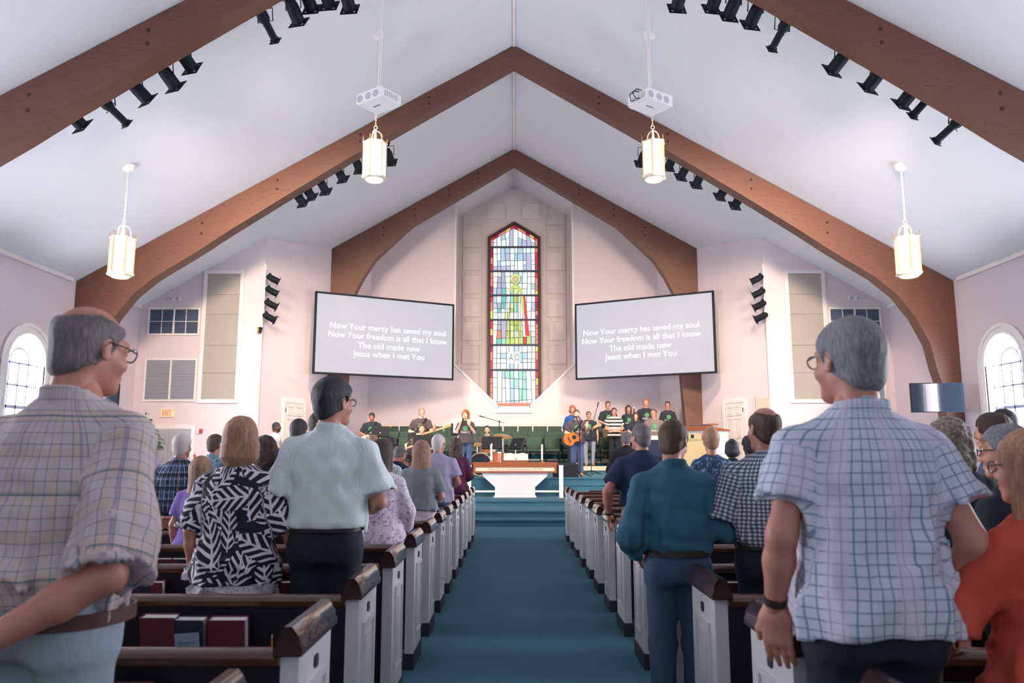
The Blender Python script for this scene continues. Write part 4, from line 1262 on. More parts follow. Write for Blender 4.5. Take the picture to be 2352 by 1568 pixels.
def palm_cloth(name, dark, light):
    """pale palm fronds on a dark ground: every cell holds a turned, feathered leaf"""
    t = NT(name)
    vec, u, v = cl_node(t)
    mask = None
    for (scale, seed, wid) in ((4.6, 0.0, .29), (5.2, 3.7, .27), (4.3, 8.3, .3)):
        mp = t.n('ShaderNodeMapping'); mp.inputs['Location'].default_value = (seed, seed * 1.7, 0); t.l(vec, mp.inputs[0])
        fl = t.n('ShaderNodeVectorMath', operation='MULTIPLY'); fl.inputs[1].default_value = (1, 1, 0); t.l(mp.outputs[0], fl.inputs[0])
        vo = t.n('ShaderNodeTexVoronoi'); vo.inputs['Scale'].default_value = scale; t.l(fl.outputs[0], vo.inputs['Vector'])
        sub = t.n('ShaderNodeVectorMath', operation='SUBTRACT'); t.l(fl.outputs[0], sub.inputs[0]); t.l(vo.outputs['Position'], sub.inputs[1])
        sx = t.n('ShaderNodeSeparateXYZ'); t.l(sub.outputs[0], sx.inputs[0])
        sc_ = t.n('ShaderNodeSeparateColor'); t.l(vo.outputs['Color'], sc_.inputs[0])
        ang = t.math('ADD', t.math('MULTIPLY', sc_.outputs[0], 2.6), .3 + seed * .1)
        ca, sa = t.math('COSINE', ang), t.math('SINE', ang)
        X, Y = t.math('MULTIPLY', sx.outputs[0], scale), t.math('MULTIPLY', sx.outputs[1], scale)
        a = t.math('ADD', t.math('MULTIPLY', X, ca), t.math('MULTIPLY', Y, sa))
        b_ = t.math('ABSOLUTE', t.math('SUBTRACT', t.math('MULTIPLY', Y, ca), t.math('MULTIPLY', X, sa)))
        # leaflets: slanted stripes, thinner to the tip
        ph = t.math('ADD', t.math('MULTIPLY', a, 27.0), t.math('MULTIPLY', b_, -30.0))
        leaf = t.math('GREATER_THAN', t.math('SINE', ph), t.math('ADD', t.math('MULTIPLY', b_, 1.5), .05))
        env = t.math('LESS_THAN', t.math('ADD', t.math('MULTIPLY', t.math('MULTIPLY', a, a), 2.9), t.math('MULTIPLY', t.math('MULTIPLY', b_, b_), 1 / (wid * wid))), 1.0)
        spine = t.math('MULTIPLY', t.math('LESS_THAN', b_, .022), t.math('LESS_THAN', t.math('ABSOLUTE', a), .7))
        m = t.math('MAXIMUM', t.math('MULTIPLY', leaf, env), spine)
        mask = m if mask is None else t.math('MAXIMUM', t.math('MULTIPLY', mask, t.math('SUBTRACT', 1.0, env)), m)
    t.base(t.mix(mask, lin(dark), lin(light)))
    t.b.inputs['Roughness'].default_value = .8
    t.bump(t.noise(t.coord('Object'), 12.0, 3), .25, .03)
    return t.m
def blotch_cloth(name, a, b_, c_, scale=14.0):
    t = NT(name)
    vec, u, v = cl_node(t)
    n1 = t.noise(vec, scale, 3, .6); n2 = t.noise(vec, scale * 1.9, 2, .5)
    m1 = t.math('MULTIPLY', t.math('SUBTRACT', n1, .52), 12.0, clamp=True); m2 = t.math('MULTIPLY', t.math('SUBTRACT', n2, .6), 14.0, clamp=True)
    t.base(t.mix(m2, t.mix(m1, lin(a), lin(b_)), lin(c_)))
    t.b.inputs['Roughness'].default_value = .85
    t.bump(t.noise(t.coord('Object'), 14.0, 3), .25, .03)
    return t.m
def skin_mat(name, hexc):
    t = NT(name)
    o = t.coord('Object'); c = lin(hexc)
    col = t.mix(t.noise(o, 9.0, 3), scl(c, .9), scl(c, 1.08))
    t.base(t.mix(t.math('MULTIPLY', t.noise(o, 3.0), .25), col, scl((c[0], c[1] * .8, c[2] * .78, 1), 1.0)))
    t.b.inputs['Roughness'].default_value = .5
    t.b.inputs['Subsurface Weight'].default_value = .0
    t.bump(t.noise(o, 120.0, 2), .08, .004)
    return t.m
def hair_mat(name, a, b_, strand=(150, 150, 9), rough=.55):
    t = NT(name)
    n1 = t.noise(t.coord('Object', strand), 1.6, 4, .65)
    lo = t.noise(t.coord('Object'), 9.0, 2)
    f = t.math('ADD', t.math('MULTIPLY', n1, .75), t.math('MULTIPLY', lo, .25))
    f = t.math('MULTIPLY', t.math('SUBTRACT', f, .34), 3.0, clamp=True)
    t.base(t.mix(f, lin(a), lin(b_)))
    t.b.inputs['Roughness'].default_value = rough
    t.bump(n1, .55, .02)
    return t.m
SK = dict(fair=skin_mat('skin_fair', 'cf9580'), pink=skin_mat('skin_pink', 'c08472'), tan=skin_mat('skin_tan', 'b87a66'), brown=skin_mat('skin_brown', '5a3a30'), pale=skin_mat('skin_pale', 'e6b9a2'))
HR = dict(grey=hair_mat('hair_grey', '55545e', 'a9a7b0'), greybrown=hair_mat('hair_grey_brown', '54484a', '948a8c'), white=hair_mat('hair_white', 'c6bab6', 'f2e9e4'), dark=hair_mat('hair_dark', '15171e', '3c3c44'), brown=hair_mat('hair_brown', '33231f', '74503e'),
          blond=hair_mat('hair_blond', '8a5c44', 'e6b48e'), ash=hair_mat('hair_ash_blond', '70503f', 'cfa183'), red=hair_mat('hair_red', '7a3a20', 'c9783c'), auburn=hair_mat('hair_auburn', '3b2320', '7a4636'), chest=hair_mat('hair_chestnut', '2b1f20', '5e463c'),
          curlygrey=hair_mat('hair_curly_grey', '4a4038', 'b5a594', (38, 38, 38)), curlydark=hair_mat('hair_curly_dark', '241a1c', '6b5248', (40, 40, 40)))
DARKN = cloth('cloth_navy_black', '161e2a'); JEAN = cloth('cloth_denim', '3a4a66', bs=30); KHAKI = cloth('cloth_khaki', '8a7150'); GREYP = cloth('cloth_slate', '35506a')
SHOE = pm('shoe_leather', '2a2220', .5); BOOT = pm('boot_tan', 'a86f3c', .6); LEATHER = pm('belt_brown', '5a3430', .5); STRAP = pm('watch_strap', '3a2622', .5)
EYE = pm('eye_dark', '1c1a1e', .2); LIP = pm('lips', 'a0504c', .5); MOUTH = pm('mouth_dark', '4a1a1c', .6); LENSG = pm('spectacle_frame', '3a3236', .3)

PROF_Z = [.80, .90, .96, 1.03, 1.10, 1.20, 1.30, 1.38, 1.43, 1.47, 1.50]
PROF = {'m': ([.163, .172, .169, .160, .157, .165, .174, .166, .128, .078, .055], [.108, .12, .12, .116, .116, .121, .124, .110, .088, .064, .052]),
        'f': ([.170, .180, .172, .150, .140, .146, .154, .146, .112, .066, .048], [.116, .124, .118, .105, .1, .108, .118, .1, .08, .06, .05])}
ARM = {  # elbow, wrist, hand direction, back-of-hand normal (for the +x side, mirrored for -x)
    'down': ((.25, -.04, 1.125), (.262, .05, .89), (.02, .12, -1), (1, .2, 0)),
    'wide': ((.31, -.03, 1.14), (.34, .05, .90), (.0, .15, -1), (1, .2, 0)),
    'behind': ((.31, -.115, 1.15), (.08, -.205, .945), (-.8, -.05, -.35), (-.2, 1, .1)),
    'front': ((.265, -.01, 1.13), (.13, .21, 1.06), (-.6, .6, .1), (.4, .5, .6)),
    'folded': ((.25, .0, 1.12), (.03, .2, 1.05), (-1, .15, .05), (0, 1, .2)),
    'high': ((.25, .07, 1.16), (.10, .22, 1.36), (-.1, .25, 1), (.3, .9, -.2)),
    'lap': ((.24, .04, 1.14), (.14, .28, 1.02), (-.2, 1, 0), (.1, .1, 1)),
    'strum': ((.29, .0, 1.14), (.09, .24, 1.07), (-.75, .3, -.4), (.3, .9, .3)),
    'fret': ((.27, .08, 1.15), (.36, .3, 1.19), (.2, .2, .9), (.6, .6, 0)),
    'pocket': ((.3, -.07, 1.13), (.24, .06, .93), (-.2, .3, -1), (1, 0, .2)),
}
def V3(*a): return np.array(a, float)
LOGO_MESH = {}

def hand_into(G_h, W, d, n, curl, side, sp=0.0):
    """returns verts, quads of one hand whose wrist is at W"""
    y = V3(*d); y /= np.linalg.norm(y)
    z = V3(*n); z = z - y * (z @ y); z /= np.linalg.norm(z)
    x = np.cross(y, z)
    g = Grid((-.075, -.03, -.09), (.085, .205, .04), G_h)
    th = -side      # thumb side in x
    g.seg((0, -.02, 0), (0, .02, 0), .027, .03, .015, (1, 1, .72))
    g.seg((-.018, .03, 0), (-.018, .078, 0), .026, .024, .02, (1, 1, .55)); g.seg((.018, .03, 0), (.018, .078, 0), .026, .024, .02, (1, 1, .55))
    for i, (fx, fl) in enumerate(((-.032, .062), (-.011, .077), (.011, .083), (.031, .072))):
        fx = fx * -th
        p = V3(fx, .088, 0.002); a = curl * .35
        for seg_, fr in enumerate((.45, .32, .25)):
            a += curl * (.35 if seg_ else .2)
            q = p + V3(fx * sp, math.cos(a), -math.sin(a)) * fl * fr
            g.seg(p, q, .0098 - .0008 * seg_, .0092 - .001 * seg_, .004)
            p = q
    p = V3(th * .028, .025, -.006); q = p + V3(th * .026, .034, -.012); r = q + V3(th * (.012 - .02 * curl), .028, -.012 * curl)
    g.seg(p, q, .015, .012, .014); g.seg(q, r, .011, .0095, .006)
    v, f = g.nets()
    Rm = np.stack([x, y, z], 1)
    return v @ Rm.T + W, f

def person(label, px, topy, Y, floor=0.0, yaw=0.0, sex='m', w=1.0, belly=1.0, skin='fair', hair=('short', 'brown'), hyaw=0.0, hpitch=0.0, arms=('down', 'down'), curl=.5,
           shirt=None, pants=None, skirt=None, sit=False, res=1, extras=(), lean=0.0, X=None, hgt=None, face=False, mouth=False, shoes=None, hands=True, cat='person', group=None, shoulder=1.0):
    top = at(px, topy, Y)
    if hgt is None: hgt = top.z - floor + (.42 * 1.0 if sit else 0)
    S = hgt / 1.75
    if X is None: X = top.x
    root = thing('person', label, cat, (X, Y, floor), yaw, group)
    hb = (.0115, .0155, .02)[res]; hh = (.0068, .009, .0115)[res]; hd = (.0045, .006, .008)[res]
    dz = -.42 if sit else 0.0
    pa, pb = PROF[sex]
    pa = [a * w for a in pa]; pb = [b_ * (belly if .92 < z < 1.3 else (belly * .5 + .5)) for b_, z in zip(pb, PROF_Z)]
    Z = [z + dz for z in PROF_Z]
    lz = lambda z: lean * max(0, z - .95)          # forward lean
    yc = [lz(z) for z in PROF_Z]
    swd = (.188 if sex == 'm' else .163) * (w * .5 + .5) * shoulder
    SH = {s: V3(s * swd, lz(1.41) - .005, 1.378 + dz) for s in (-1, 1)}
    EL, WR, HD, HN = {}, {}, {}, {}
    for s, pose in ((-1, arms[0]), (1, arms[1])):
        e, wr, hd_, hn = ARM[pose] if isinstance(pose, str) else pose
        k = swd / .188
        EL[s] = V3(s * (e[0] + (swd - .188) + (w - 1) * .06), e[1] + lz(1.1), e[2] + dz); WR[s] = V3(s * (wr[0] + ((swd - .188) + (w - 1) * .06 if abs(wr[0]) > .2 else 0)), wr[1] * (belly * .7 + .3 if abs(wr[0]) < .2 else 1) + lz(1.0), wr[2] + dz)
        HD[s], HN[s] = V3(s * hd_[0], hd_[1], hd_[2]), V3(s * hn[0], hn[1], hn[2])
    am = 1.0 if sex == 'm' else .85
    am *= (w * .5 + .5)
    hip = {s: V3(s * .09 * w, 0, .92 + dz) for s in (-1, 1)}
    if sit:
        kn = {s: V3(s * .13, .42, .53) for s in (-1, 1)}; an_ = {s: V3(s * .13, .40, .09) for s in (-1, 1)}
    else:
        kn = {s: V3(s * .095 * w, .015, .49) for s in (-1, 1)}; an_ = {s: V3(s * .1, -.02, .09) for s in (-1, 1)}
    xm = max(abs(float(v[0])) for v in list(EL.values()) + list(WR.values()) + [V3(.3, 0, 0)]) + .12
    ym = .62 if sit else .36
    # ---------------- body
    g = Grid((-xm, -.34, 0), (xm, ym, 1.62 + dz), hb)
    ins = .032 if shirt else .012
    ba, bb_ = [a - (ins if z < 1.46 else .004) for a, z in zip(pa, PROF_Z)], [b_ - (ins if z < 1.46 else .004) for b_, z in zip(pb, PROF_Z)]
    g.prof(Z, ba, bb_, .84 + dz, 1.5 + dz, .03, yc=yc)
    g.seg((0, lz(1.42) + .004, 1.43 + dz), (0, lz(1.5) + .008, 1.58 + dz), .05 * (.9 if sex == 'f' else 1.0), .052 * (.88 if sex == 'f' else 1), .05)
    for s in (-1, 1):
        g.seg((s * .035, lz(1.46), (1.465 if not shirt or shirt.get('sleeve') == 'none' else 1.44) + dz), SH[s] + V3(-s * (.02 if shirt else 0), 0, -.012 if shirt else 0), .034, .045 * am, .04)
        g.seg(SH[s] + V3(-s * (.01 if shirt else 0), 0, -.01 if shirt else 0), EL[s], (.044 if shirt else .054) * am, .041 * am, .03)
        g.seg(EL[s], EL[s] + (WR[s] - EL[s]) * .35, .041 * am, .043 * am, .02); g.seg(EL[s] + (WR[s] - EL[s]) * .35, WR[s], .043 * am, .027 * am, .02)
        g.seg(hip[s], kn[s], .08 * w, .055, .03); g.seg(kn[s], an_[s], .053, .036, .02)
        g.seg(an_[s], an_[s] + V3(s * .02, .15, -.055), .04, .035, .03, (1, 1, .8))
    V, Q = g.nets()
    Vs, Qs = [V], [Q]
    if hands:
        for s in (-1, 1):
            hv, hq = hand_into(hd, WR[s], HD[s], HN[s], curl, s)
            Qs.append(hq + sum(len(v) for v in Vs)); Vs.append(hv)
    # ---------------- head (own fine grid, joined at the neck)
    cy, sy, cp, sp_ = math.cos(hyaw), math.sin(hyaw), math.cos(hpitch), math.sin(hpitch)
    Rz = np.array([[cy, -sy, 0], [sy, cy, 0], [0, 0, 1]]); Rx = np.array([[1, 0, 0], [0, cp, -sp_], [0, sp_, cp]])
    RH = Rz @ Rx
    piv = V3(0, lz(1.5) + .0, 1.53 + dz)
    HC = piv + RH @ V3(0, .02, .105)
    toB = lambda v: v @ RH.T + HC
    fs = .96 if sex == 'f' else 1.0
    g = Grid((-.115, -.14, -.165), (.115, .155, .14), hh)
    g.ell((0, -.012, .03), (.075 * fs, .097, .089), .02)
    g.ell((0, .03, -.04), (.06 * fs, .068, .075), .03)
    g.seg((-.018, .07, -.098), (.018, .07, -.098), .02 * fs, .02 * fs, .03)
    g.seg((0, -.025, -.05), (0, -.04, -.15), .054 * fs, .05 * fs, .03)
    g.seg((0, .088, .015), (0, .112, -.028), .008, .0135, .012)
    g.seg((-.014, .098, -.033), (.014, .098, -.033), .008, .008, .01)
    g.seg((-.04, .078, .027), (.04, .078, .027), .013, .013, .015)
    for s in (-1, 1):
        g.ell((s * .033 * fs, .1, .008), (.019, .016, .013), .012, 'sub')
        g.ell((s * .031 * fs, .08, .006), (.015, .014, .013), .005)
        g.seg((s * .077 * fs, -.012, .018), (s * .081 * fs, -.008, -.03), .011, .008, .008, (.6, 1.7, 1))
        g.ell((s * .04, .06, -.03), (.025, .03, .025), .02)
    g.seg((-.02, .092, -.067), (.02, .092, -.067), .008, .008, .012)
    if mouth: g.ell((0, .105, -.067), (.013, .012, .009), .006, 'sub')
    hv, hq = g.nets()
    Qs.append(hq + sum(len(v) for v in Vs)); Vs.append(toB(hv))
    BV = np.concatenate(Vs) * S
    np_mesh('body', BV, np.concatenate(Qs), SK[skin], root)
    if face:
        for s in (-1, 1):
            c = toB(V3(s * .031 * fs, .0905, .007)) * S
            e = MB().lathe([(.001, -.006), (.008, -.003), (.0095, 0), (.008, .003), (.001, .006)], 8); e.build('eye', EYE, root, loc=tuple(c))
            p0, p1 = toB(V3(s * .015, .092, .029)) * S, toB(V3(s * .047, .079, .029)) * S
            MB().tube([tuple(p0), tuple((p0 + p1) / 2 + V3(0, 0, .004)), tuple(p1)], .0045).build('eyebrow', HR[hair[1]] if hair and hair[1] in HR else EYE, root)
        pts = [toB(V3(x_, .0995 - abs(x_) * .25, -.067)) * S for x_ in (-.023, -.01, 0, .01, .023)]
        MB().tube([tuple(p) for p in pts], [.002, .006, .007, .006, .002] if mouth else [.002, .004, .0045, .004, .002]).build('lips', MOUTH if mouth else LIP, root)
    # ---------------- hair
    if hair:
        st, hm = hair[0], hair[1]
        L = hair[2] if len(hair) > 2 else .3
        t = dict(short=.010, buzz=.005, bald=.008, horseshoe=.010, full=.02, bob=.024, long=.018, curly=.03, pony=.010, mid=.022).get(st, .012)
        longish = st in ('long', 'curly', 'pony')
        g = Grid((-.17, -.2, -(L + .1 if longish else .2)), (.17, .16, .19), hh if res else .006)
        g.ell((0, -.013, .032), (.077 * fs + t, .098 + t, .09 + t), .01)
        if st != 'bob': g.ell((0, -.05, -.045), (.062 * fs + t * .5, .052 + t * .5, .06), .03)
        if st in ('bob', 'mid'):
            lo_ = -.15 if st == 'bob' else -.1
            g.prof([lo_, lo_ + .05, -.02, .06], [.058 + t * .4, .084 + t, .08 + t, .06], [.055 + t * .4, .082 + t, .09 + t, .06], lo_, .07, .03, yc=[-.025, -.02, -.012, -.01])
        if longish and st != 'pony':
            g.seg((0, -.05, .0), (0, -.07, -L * .55), .088 + t * .4, .1 if st == 'curly' else .085, .04, (1.05, .62, 1))
            g.seg((0, -.07, -L * .55), (0, -.085, -L), .09 if st == 'curly' else .08, .045, .04, (1.05, .6, 1))
            for s in (-1, 1): g.seg((s * .065, .0, .02), (s * .085, -.01, -L * .6), .032 + t * .4, .028, .03)
        if st == 'pony':
            g.seg((0, -.11, .03), (.02, -.15, -.03), .025, .03, .02); g.seg((.02, -.15, -.03), (.035, -.13, -L), .03, .014, .02)
        if st in ('short', 'buzz', 'bald', 'horseshoe', 'full', 'pony'):
            ys, zs = [-.16, -.08, -.045, -.012, .012, .03, .06, .09, .12], [-.105, -.098, -.06, -.045, -.03, .02, .055, .075, .08]
            if st == 'horseshoe': zs = [-.105, -.098, -.06, -.045, -.03, .03, .12, .2, .3]
            g.cutz(lambda x, y, z: (np.interp(y, ys, zs) - z) * .75)
            if st == 'horseshoe': g.ell((0, .01, .13), (.072, .105, .075), .03, 'sub')
            if st == 'bald': g.ell((0, -.0, .14), (.068, .13, .085), .03, 'sub')
            for s in (-1, 1): g.ell((s * .095, -.002, -.006), (.028, .024, .036), .006, 'sub')
        else:
            g.ell((0, .125, -.045), (.064, .105, .108), .012, 'sub')
        sd = abs(hash(label)) % 1000
        sd = sum(ord(ch) for ch in label) % 997
        if st == 'curly':
            wv = wave(sd, 14, 26, 6); g.near(lambda x, y, z: .016 * wv(x, y, z))
        else:
            wv = wave(sd, 24, 45, 6, (1, 1, .12)); wv2 = wave(sd + 1, 6, 12, 4, (1, 1, .3))
            a1 = .0045 if st in ('long', 'bob', 'mid') else .0028
            g.near(lambda x, y, z: a1 * wv(x, y, z) + (.007 if st in ('long', 'bob', 'full', 'mid') else .0045) * wv2(x, y, z))
        hv, hq = g.nets()
        np_mesh('hair', toB(hv) * S, hq, HR[hm], root)
    # ---------------- shirt
    smesh = None
    if shirt:
        fit = shirt.get('fit', .016); sl = shirt.get('sleeve', 'short'); hem = shirt.get('hem', .86); tuck = shirt.get('tuck', False)
        tz_ = shirt.get('tuckz', 1.0)
        if tuck: hem = tz_
        g = Grid((-xm, -.34 - .1 * (belly - 1), hem + dz - .06), (xm, .36 + .1 * (belly - 1), 1.56 + dz), hb)
        fa, fb = [], []
        for z, a, b_ in zip(PROF_Z, pa, pb):
            e = fit
            if tuck: e = fit * (1.5 if tz_ + .03 <= z <= tz_ + .13 else .1 if z < tz_ + .03 else 1.0)
            elif z < 1.05: e = fit * 1.5
            fa.append(a + e); fb.append(b_ + e)
        if not tuck and not shirt.get('clingy'):
            fb = [max(v, fb[6] * .98) if z < 1.3 else v for v, z in zip(fb, PROF_Z)]
            fa = [max(v, fa[6] * (.97 if sex == 'm' else .95)) if z < 1.25 else v for v, z in zip(fa, PROF_Z)]
        zt = 1.475
        g.prof(Z, fa, fb, hem + dz, zt + dz, .025, yc=yc)
        for s in (-1, 1):
            g.seg((s * .04, lz(1.45) - .004, 1.448 + dz), SH[s] + V3(-s * .012, 0, 0), .034 + fit * .5, .05 * am + fit * .5, .05)
            if sl == 'none': continue
            u = EL[s] - SH[s]; Lu = np.linalg.norm(u); u = u / Lu
            r0, r1 = .05 * am + fit * .8, .05 * am + fit * .9
            if sl in ('short', 'elbow', 'cap'):
                f_ = shirt.get('slen', dict(short=.7, elbow=.97, cap=.4)[sl])
                end = SH[s] + u * Lu * f_
                fl = shirt.get('flare', .012)
                g.seg(SH[s], end + u * .05, r0, r1 + fl, .035, cut=((end, u),))
            else:
                v_ = WR[s] - EL[s]; Lv = np.linalg.norm(v_); v_ = v_ / Lv
                g.seg(SH[s], EL[s], r0, .046 * am + fit, .035)
                f2 = 1.0 if sl == 'long' else .35
                end = EL[s] + v_ * Lv * f2
                g.seg(EL[s], end + v_ * .04, .046 * am + fit, .034 * am + fit * .7, .02, cut=((end, v_),))
        if shirt.get('collar', True):
            g.ring((0, lz(1.47) - .002, 1.478 + dz), .071 * (.88 if sex == 'f' else 1), .07 * (.88 if sex == 'f' else 1), .012, .026, .3)
        sd = sum(ord(ch) for ch in label) % 991
        wv = wave(sd, 3.5, 9, 6, (1, 1, .28)); wv2 = wave(sd + 5, 8, 15, 5, (.5, 1, 1)); wv3 = wave(sd + 9, 3.5, 6.5, 4, (1, 1, .4))
        amp = shirt.get('folds', .009) * (2.6 if res == 0 else 1.7)
        def fold(x, y, z):
            low = np.clip((1.42 + dz - z) * 3, .15, 1.4)
            r1_ = 1 - np.abs(wv3(x, y, z)) * 2.2
            return amp * low * wv(x, y, z) + amp * .35 * wv2(x, y, z) - amp * .75 * low * np.clip(r1_, 0, 1) ** 2
        g.near(fold)
        g.cutz(lambda x, y, z: np.where(np.abs(x) < swd * 1.02 + (y > 9), (hem + dz + .004) - z, -1.0))
        if shirt.get('hemwave'):
            g.cutz(lambda x, y, z: (hem + dz + .018 * np.cos(x * 9) + shirt['hemwave'] * x) - z)
        V, Q = g.nets()
        # cloth coordinates: arms by distance along the sleeve, torso by girth and height
        front = math.cos(yaw) < 0
        cl = np.zeros_like(V)
        th = np.arctan2(V[:, 0], V[:, 1] if front else -V[:, 1])
        cl[:, 0] = th * .165 * w; cl[:, 1] = V[:, 2]
        for s in (-1, 1):
            for a, b_ in ((SH[s], EL[s]), (EL[s], WR[s])):
                ab = b_ - a; L_ = np.linalg.norm(ab); n_ = ab / L_
                rel = V - a; tt = rel @ n_
                perp = rel - tt[:, None] * n_; pd = np.linalg.norm(perp, axis=1)
                inside = (tt > .0 if a is SH[s] else tt > .0) & (tt < L_ + .05) & (pd < .1) & (np.abs(V[:, 0]) > swd * .93)
                ex = V3(0, -1, 0) if abs(n_[1]) < .9 else V3(0, 0, 1)
                ex = ex - n_ * (ex @ n_); ex /= np.linalg.norm(ex); ey = np.cross(n_, ex)
                ang = np.arctan2(perp @ ey, perp @ ex)
                cl[inside, 0] = (ang * .065 + s * .6)[inside]; cl[inside, 1] = (a[2] - tt)[inside]
        smesh = (V * S, Q)
        np_mesh('shirt' if not shirt.get('name') else shirt['name'], V * S, Q, shirt['mat'], root, cl)
        if shirt.get('under'):
            ua, ub = [a + fit * .6 for a in fa], [b_ + fit * .2 for b_ in fb]
            g = Grid((-.3, -.25, hem - .12), (.3, .25, hem + .1), hb)
            g.prof(Z, [a - .01 for a in fa], [b_ - .01 for b_ in fb], hem - .06, hem + .05, .01, yc=yc)
            g.near(fold)
            V, Q = g.nets(); cl = np.stack([np.arctan2(V[:, 0], -V[:, 1]) * .165, V[:, 2], V[:, 1]], 1)
            np_mesh('undershirt', V * S, Q, shirt['under'], root, cl)
    # ---------------- trousers / skirt
    if pants is not None or skirt is not None:
        mt = pants if pants is not None else skirt['mat']
        g = Grid((-.34, -.26 - .1 * (belly - 1), 0), (.34, ym + .02, 1.06 + dz), hb * 1.5)
        tz = (shirt or {}).get('tuckz', 1.0) + .03
        g.prof(Z, [a + .008 for a in pa], [b_ + .008 for b_ in pb], .84 + dz, tz + dz, .03, yc=yc)
        if skirt is not None:
            h0 = skirt.get('hem', .35)
            g.prof([h0, .6, .9, 1.03], [.26 * w, .24 * w, .195 * w, .165 * w], [.2, .18, .14, .115], h0, 1.0, .02)
            wv = wave(33, 6, 10, 5, (1, 1, .05)); g.near(lambda x, y, z: .012 * np.clip((1.0 - z) * 2, 0, 1) * wv(x, y, z))
        else:
            for s in (-1, 1):
                g.seg(hip[s], kn[s], .096 * w, .075, .04); g.seg(kn[s], an_[s] + V3(0, .0, -.04), .075, .068, .03, cut=((an_[s] - V3(0, 0, .03), V3(0, 0, -1)),))
                g.ell(hip[s] + V3(0, -.055, -.02), (.085 * w, .075, .09), .05)
            wv = wave(57, 4, 10, 6, (1, 1, .7)); g.near(lambda x, y, z: .006 * wv(x, y, z))
        V, Q = g.nets()
        cl = np.stack([np.arctan2(V[:, 0], -V[:, 1]) * .165, V[:, 2], V[:, 1]], 1)
        np_mesh('trousers' if skirt is None else 'skirt', V * S, Q, mt, root, cl)
    for s in (-1, 1):
        g = Grid((-.1, -.12, -.02), (.1, .26, .14), .013 if res < 2 else .017)
        g.seg((0, -.03, .045), (s * .02, .15, .035), .045, .043, .02, (1, 1, .85)); g.ell((0, -.02, .07), (.047, .055, .05), .02)
        g.cutz(lambda x, y, z: .002 - z)
        V, Q = g.nets()
        np_mesh('shoe', (V + V3(an_[s][0], an_[s][1], 0)) * S, Q, shoes or SHOE, root)
    # ---------------- extras
    for ex in extras:
        if ex == 'glasses':
            m = MB()
            for s in (-1, 1):
                cpt = V3(s * .033, .112, .006)
                loop = [tuple(toB(cpt + V3(.026 * math.cos(a), -.006 * abs(math.cos(a)) , .019 * math.sin(a))) * S) for a in np.linspace(0, 2 * PI, 15)]
                m.tube(loop, .0024, 5)
                m.tube([tuple(toB(V3(s * .06, .105, .01)) * S), tuple(toB(V3(s * .077, .06, .014)) * S), tuple(toB(V3(s * .083, -.005, .016)) * S), tuple(toB(V3(s * .082, -.02, -.0)) * S)], .0024, 5)
            m.tube([tuple(toB(V3(-.008, .114, .01)) * S), tuple(toB(V3(.008, .114, .01)) * S)], .0022, 5)
            m.build('glasses', LENSG, root)
        elif isinstance(ex, tuple) and ex[0] == 'belt':
            zb_ = ex[2] if len(ex) > 2 else 1.005
            a_, b_ = float(np.interp(zb_, PROF_Z, pa)) + (ex[3] if len(ex) > 3 else .021), float(np.interp(zb_, PROF_Z, pb)) + (ex[3] if len(ex) > 3 else .021)
            m = MB(); n = 36; vs, fs_ = [], []
            for k in range(n):
                an = 2 * PI * k / n
                for (e, z_) in ((0, -.018), (.006, -.018), (.006, .018), (0, .018)):
                    c_, s_ = math.cos(an), math.sin(an)
                    vs.append(tuple(V3(math.copysign(abs(c_) ** (2 / 2.3), c_) * (a_ + e), math.copysign(abs(s_) ** (2 / 2.3), s_) * (b_ + e) + lz(zb_), zb_ + dz + z_) * S))
            for k in range(n):
                for j in range(4): fs_.append((4 * k + j, 4 * ((k + 1) % n) + j, 4 * ((k + 1) % n) + (j + 1) % 4, 4 * k + (j + 1) % 4))
            m.add(vs, fs_); m.build('belt', ex[1], root, smooth=True)
        elif isinstance(ex, tuple) and ex[0] == 'watch':
            s = ex[1]; d_ = (WR[s] - EL[s]); d_ /= np.linalg.norm(d_)
            c_ = WR[s] - d_ * .03
            MB().cyl(tuple((c_ - d_ * .011) * S), tuple((c_ + d_ * .011) * S), .0345 * am * S, n=18).build('wristband', ex[2], root, smooth=True)
        elif isinstance(ex, tuple) and ex[0] == 'bracelet':
            s = ex[1]; d_ = (WR[s] - EL[s]); d_ /= np.linalg.norm(d_); o_ = np.cross(d_, V3(0, 1, .3)); o_ /= np.linalg.norm(o_); o2 = np.cross(d_, o_)
            m = MB()
            for q in range(3):
                for k in range(12):
                    an = 2 * PI * k / 12 + q
                    c_ = (WR[s] - d_ * (.01 + .017 * q) + (o_ * math.cos(an) + o2 * math.sin(an)) * .034) * S
                    m.lathe([(.001, -.008), (.008, 0), (.001, .008)], 6, tuple(c_))
            tag(m.build('bead_bracelet', M['chrome'], root), kind='stuff')
        elif isinstance(ex, tuple) and ex[0] == 'beard':
            g = Grid((-.1, -.02, -.16), (.1, .14, .02), hh)
            g.ell((0, .034, -.055), (.067, .07, .07), .01); g.cutz(lambda x, y, z: np.maximum(z + .03 - np.abs(x) * .3, .01 - y)); g.ell((0, .1, -.066), (.03, .03, .011), .006, 'sub')
            V, Q = g.nets(); np_mesh('beard', toB(V) * S, Q, HR[ex[1]], root)
        elif isinstance(ex, tuple) and ex[0] == 'logo' and smesh is not None:
            from mathutils.bvhtree import BVHTree
            bvh = BVHTree.FromPolygons([tuple(v) for v in smesh[0]], [tuple(int(i) for i in q) for q in smesh[1]])
            def proj(v2, fs_, mat, nm):
                vs = []
                for (x_, z_) in v2:
                    hit = bvh.ray_cast(Vector((x_, 1.0, z_)), Vector((0, -1, 0)))[0]
                    vs.append((x_, (hit.y if hit else .12) + .005, z_))
                me = bpy.data.meshes.new(nm); me.from_pydata(vs, [], fs_); me.materials.append(mat); link(bpy.data.objects.new(nm, me), root)
            zc = (1.27 + dz) * S; R_ = .068 * S
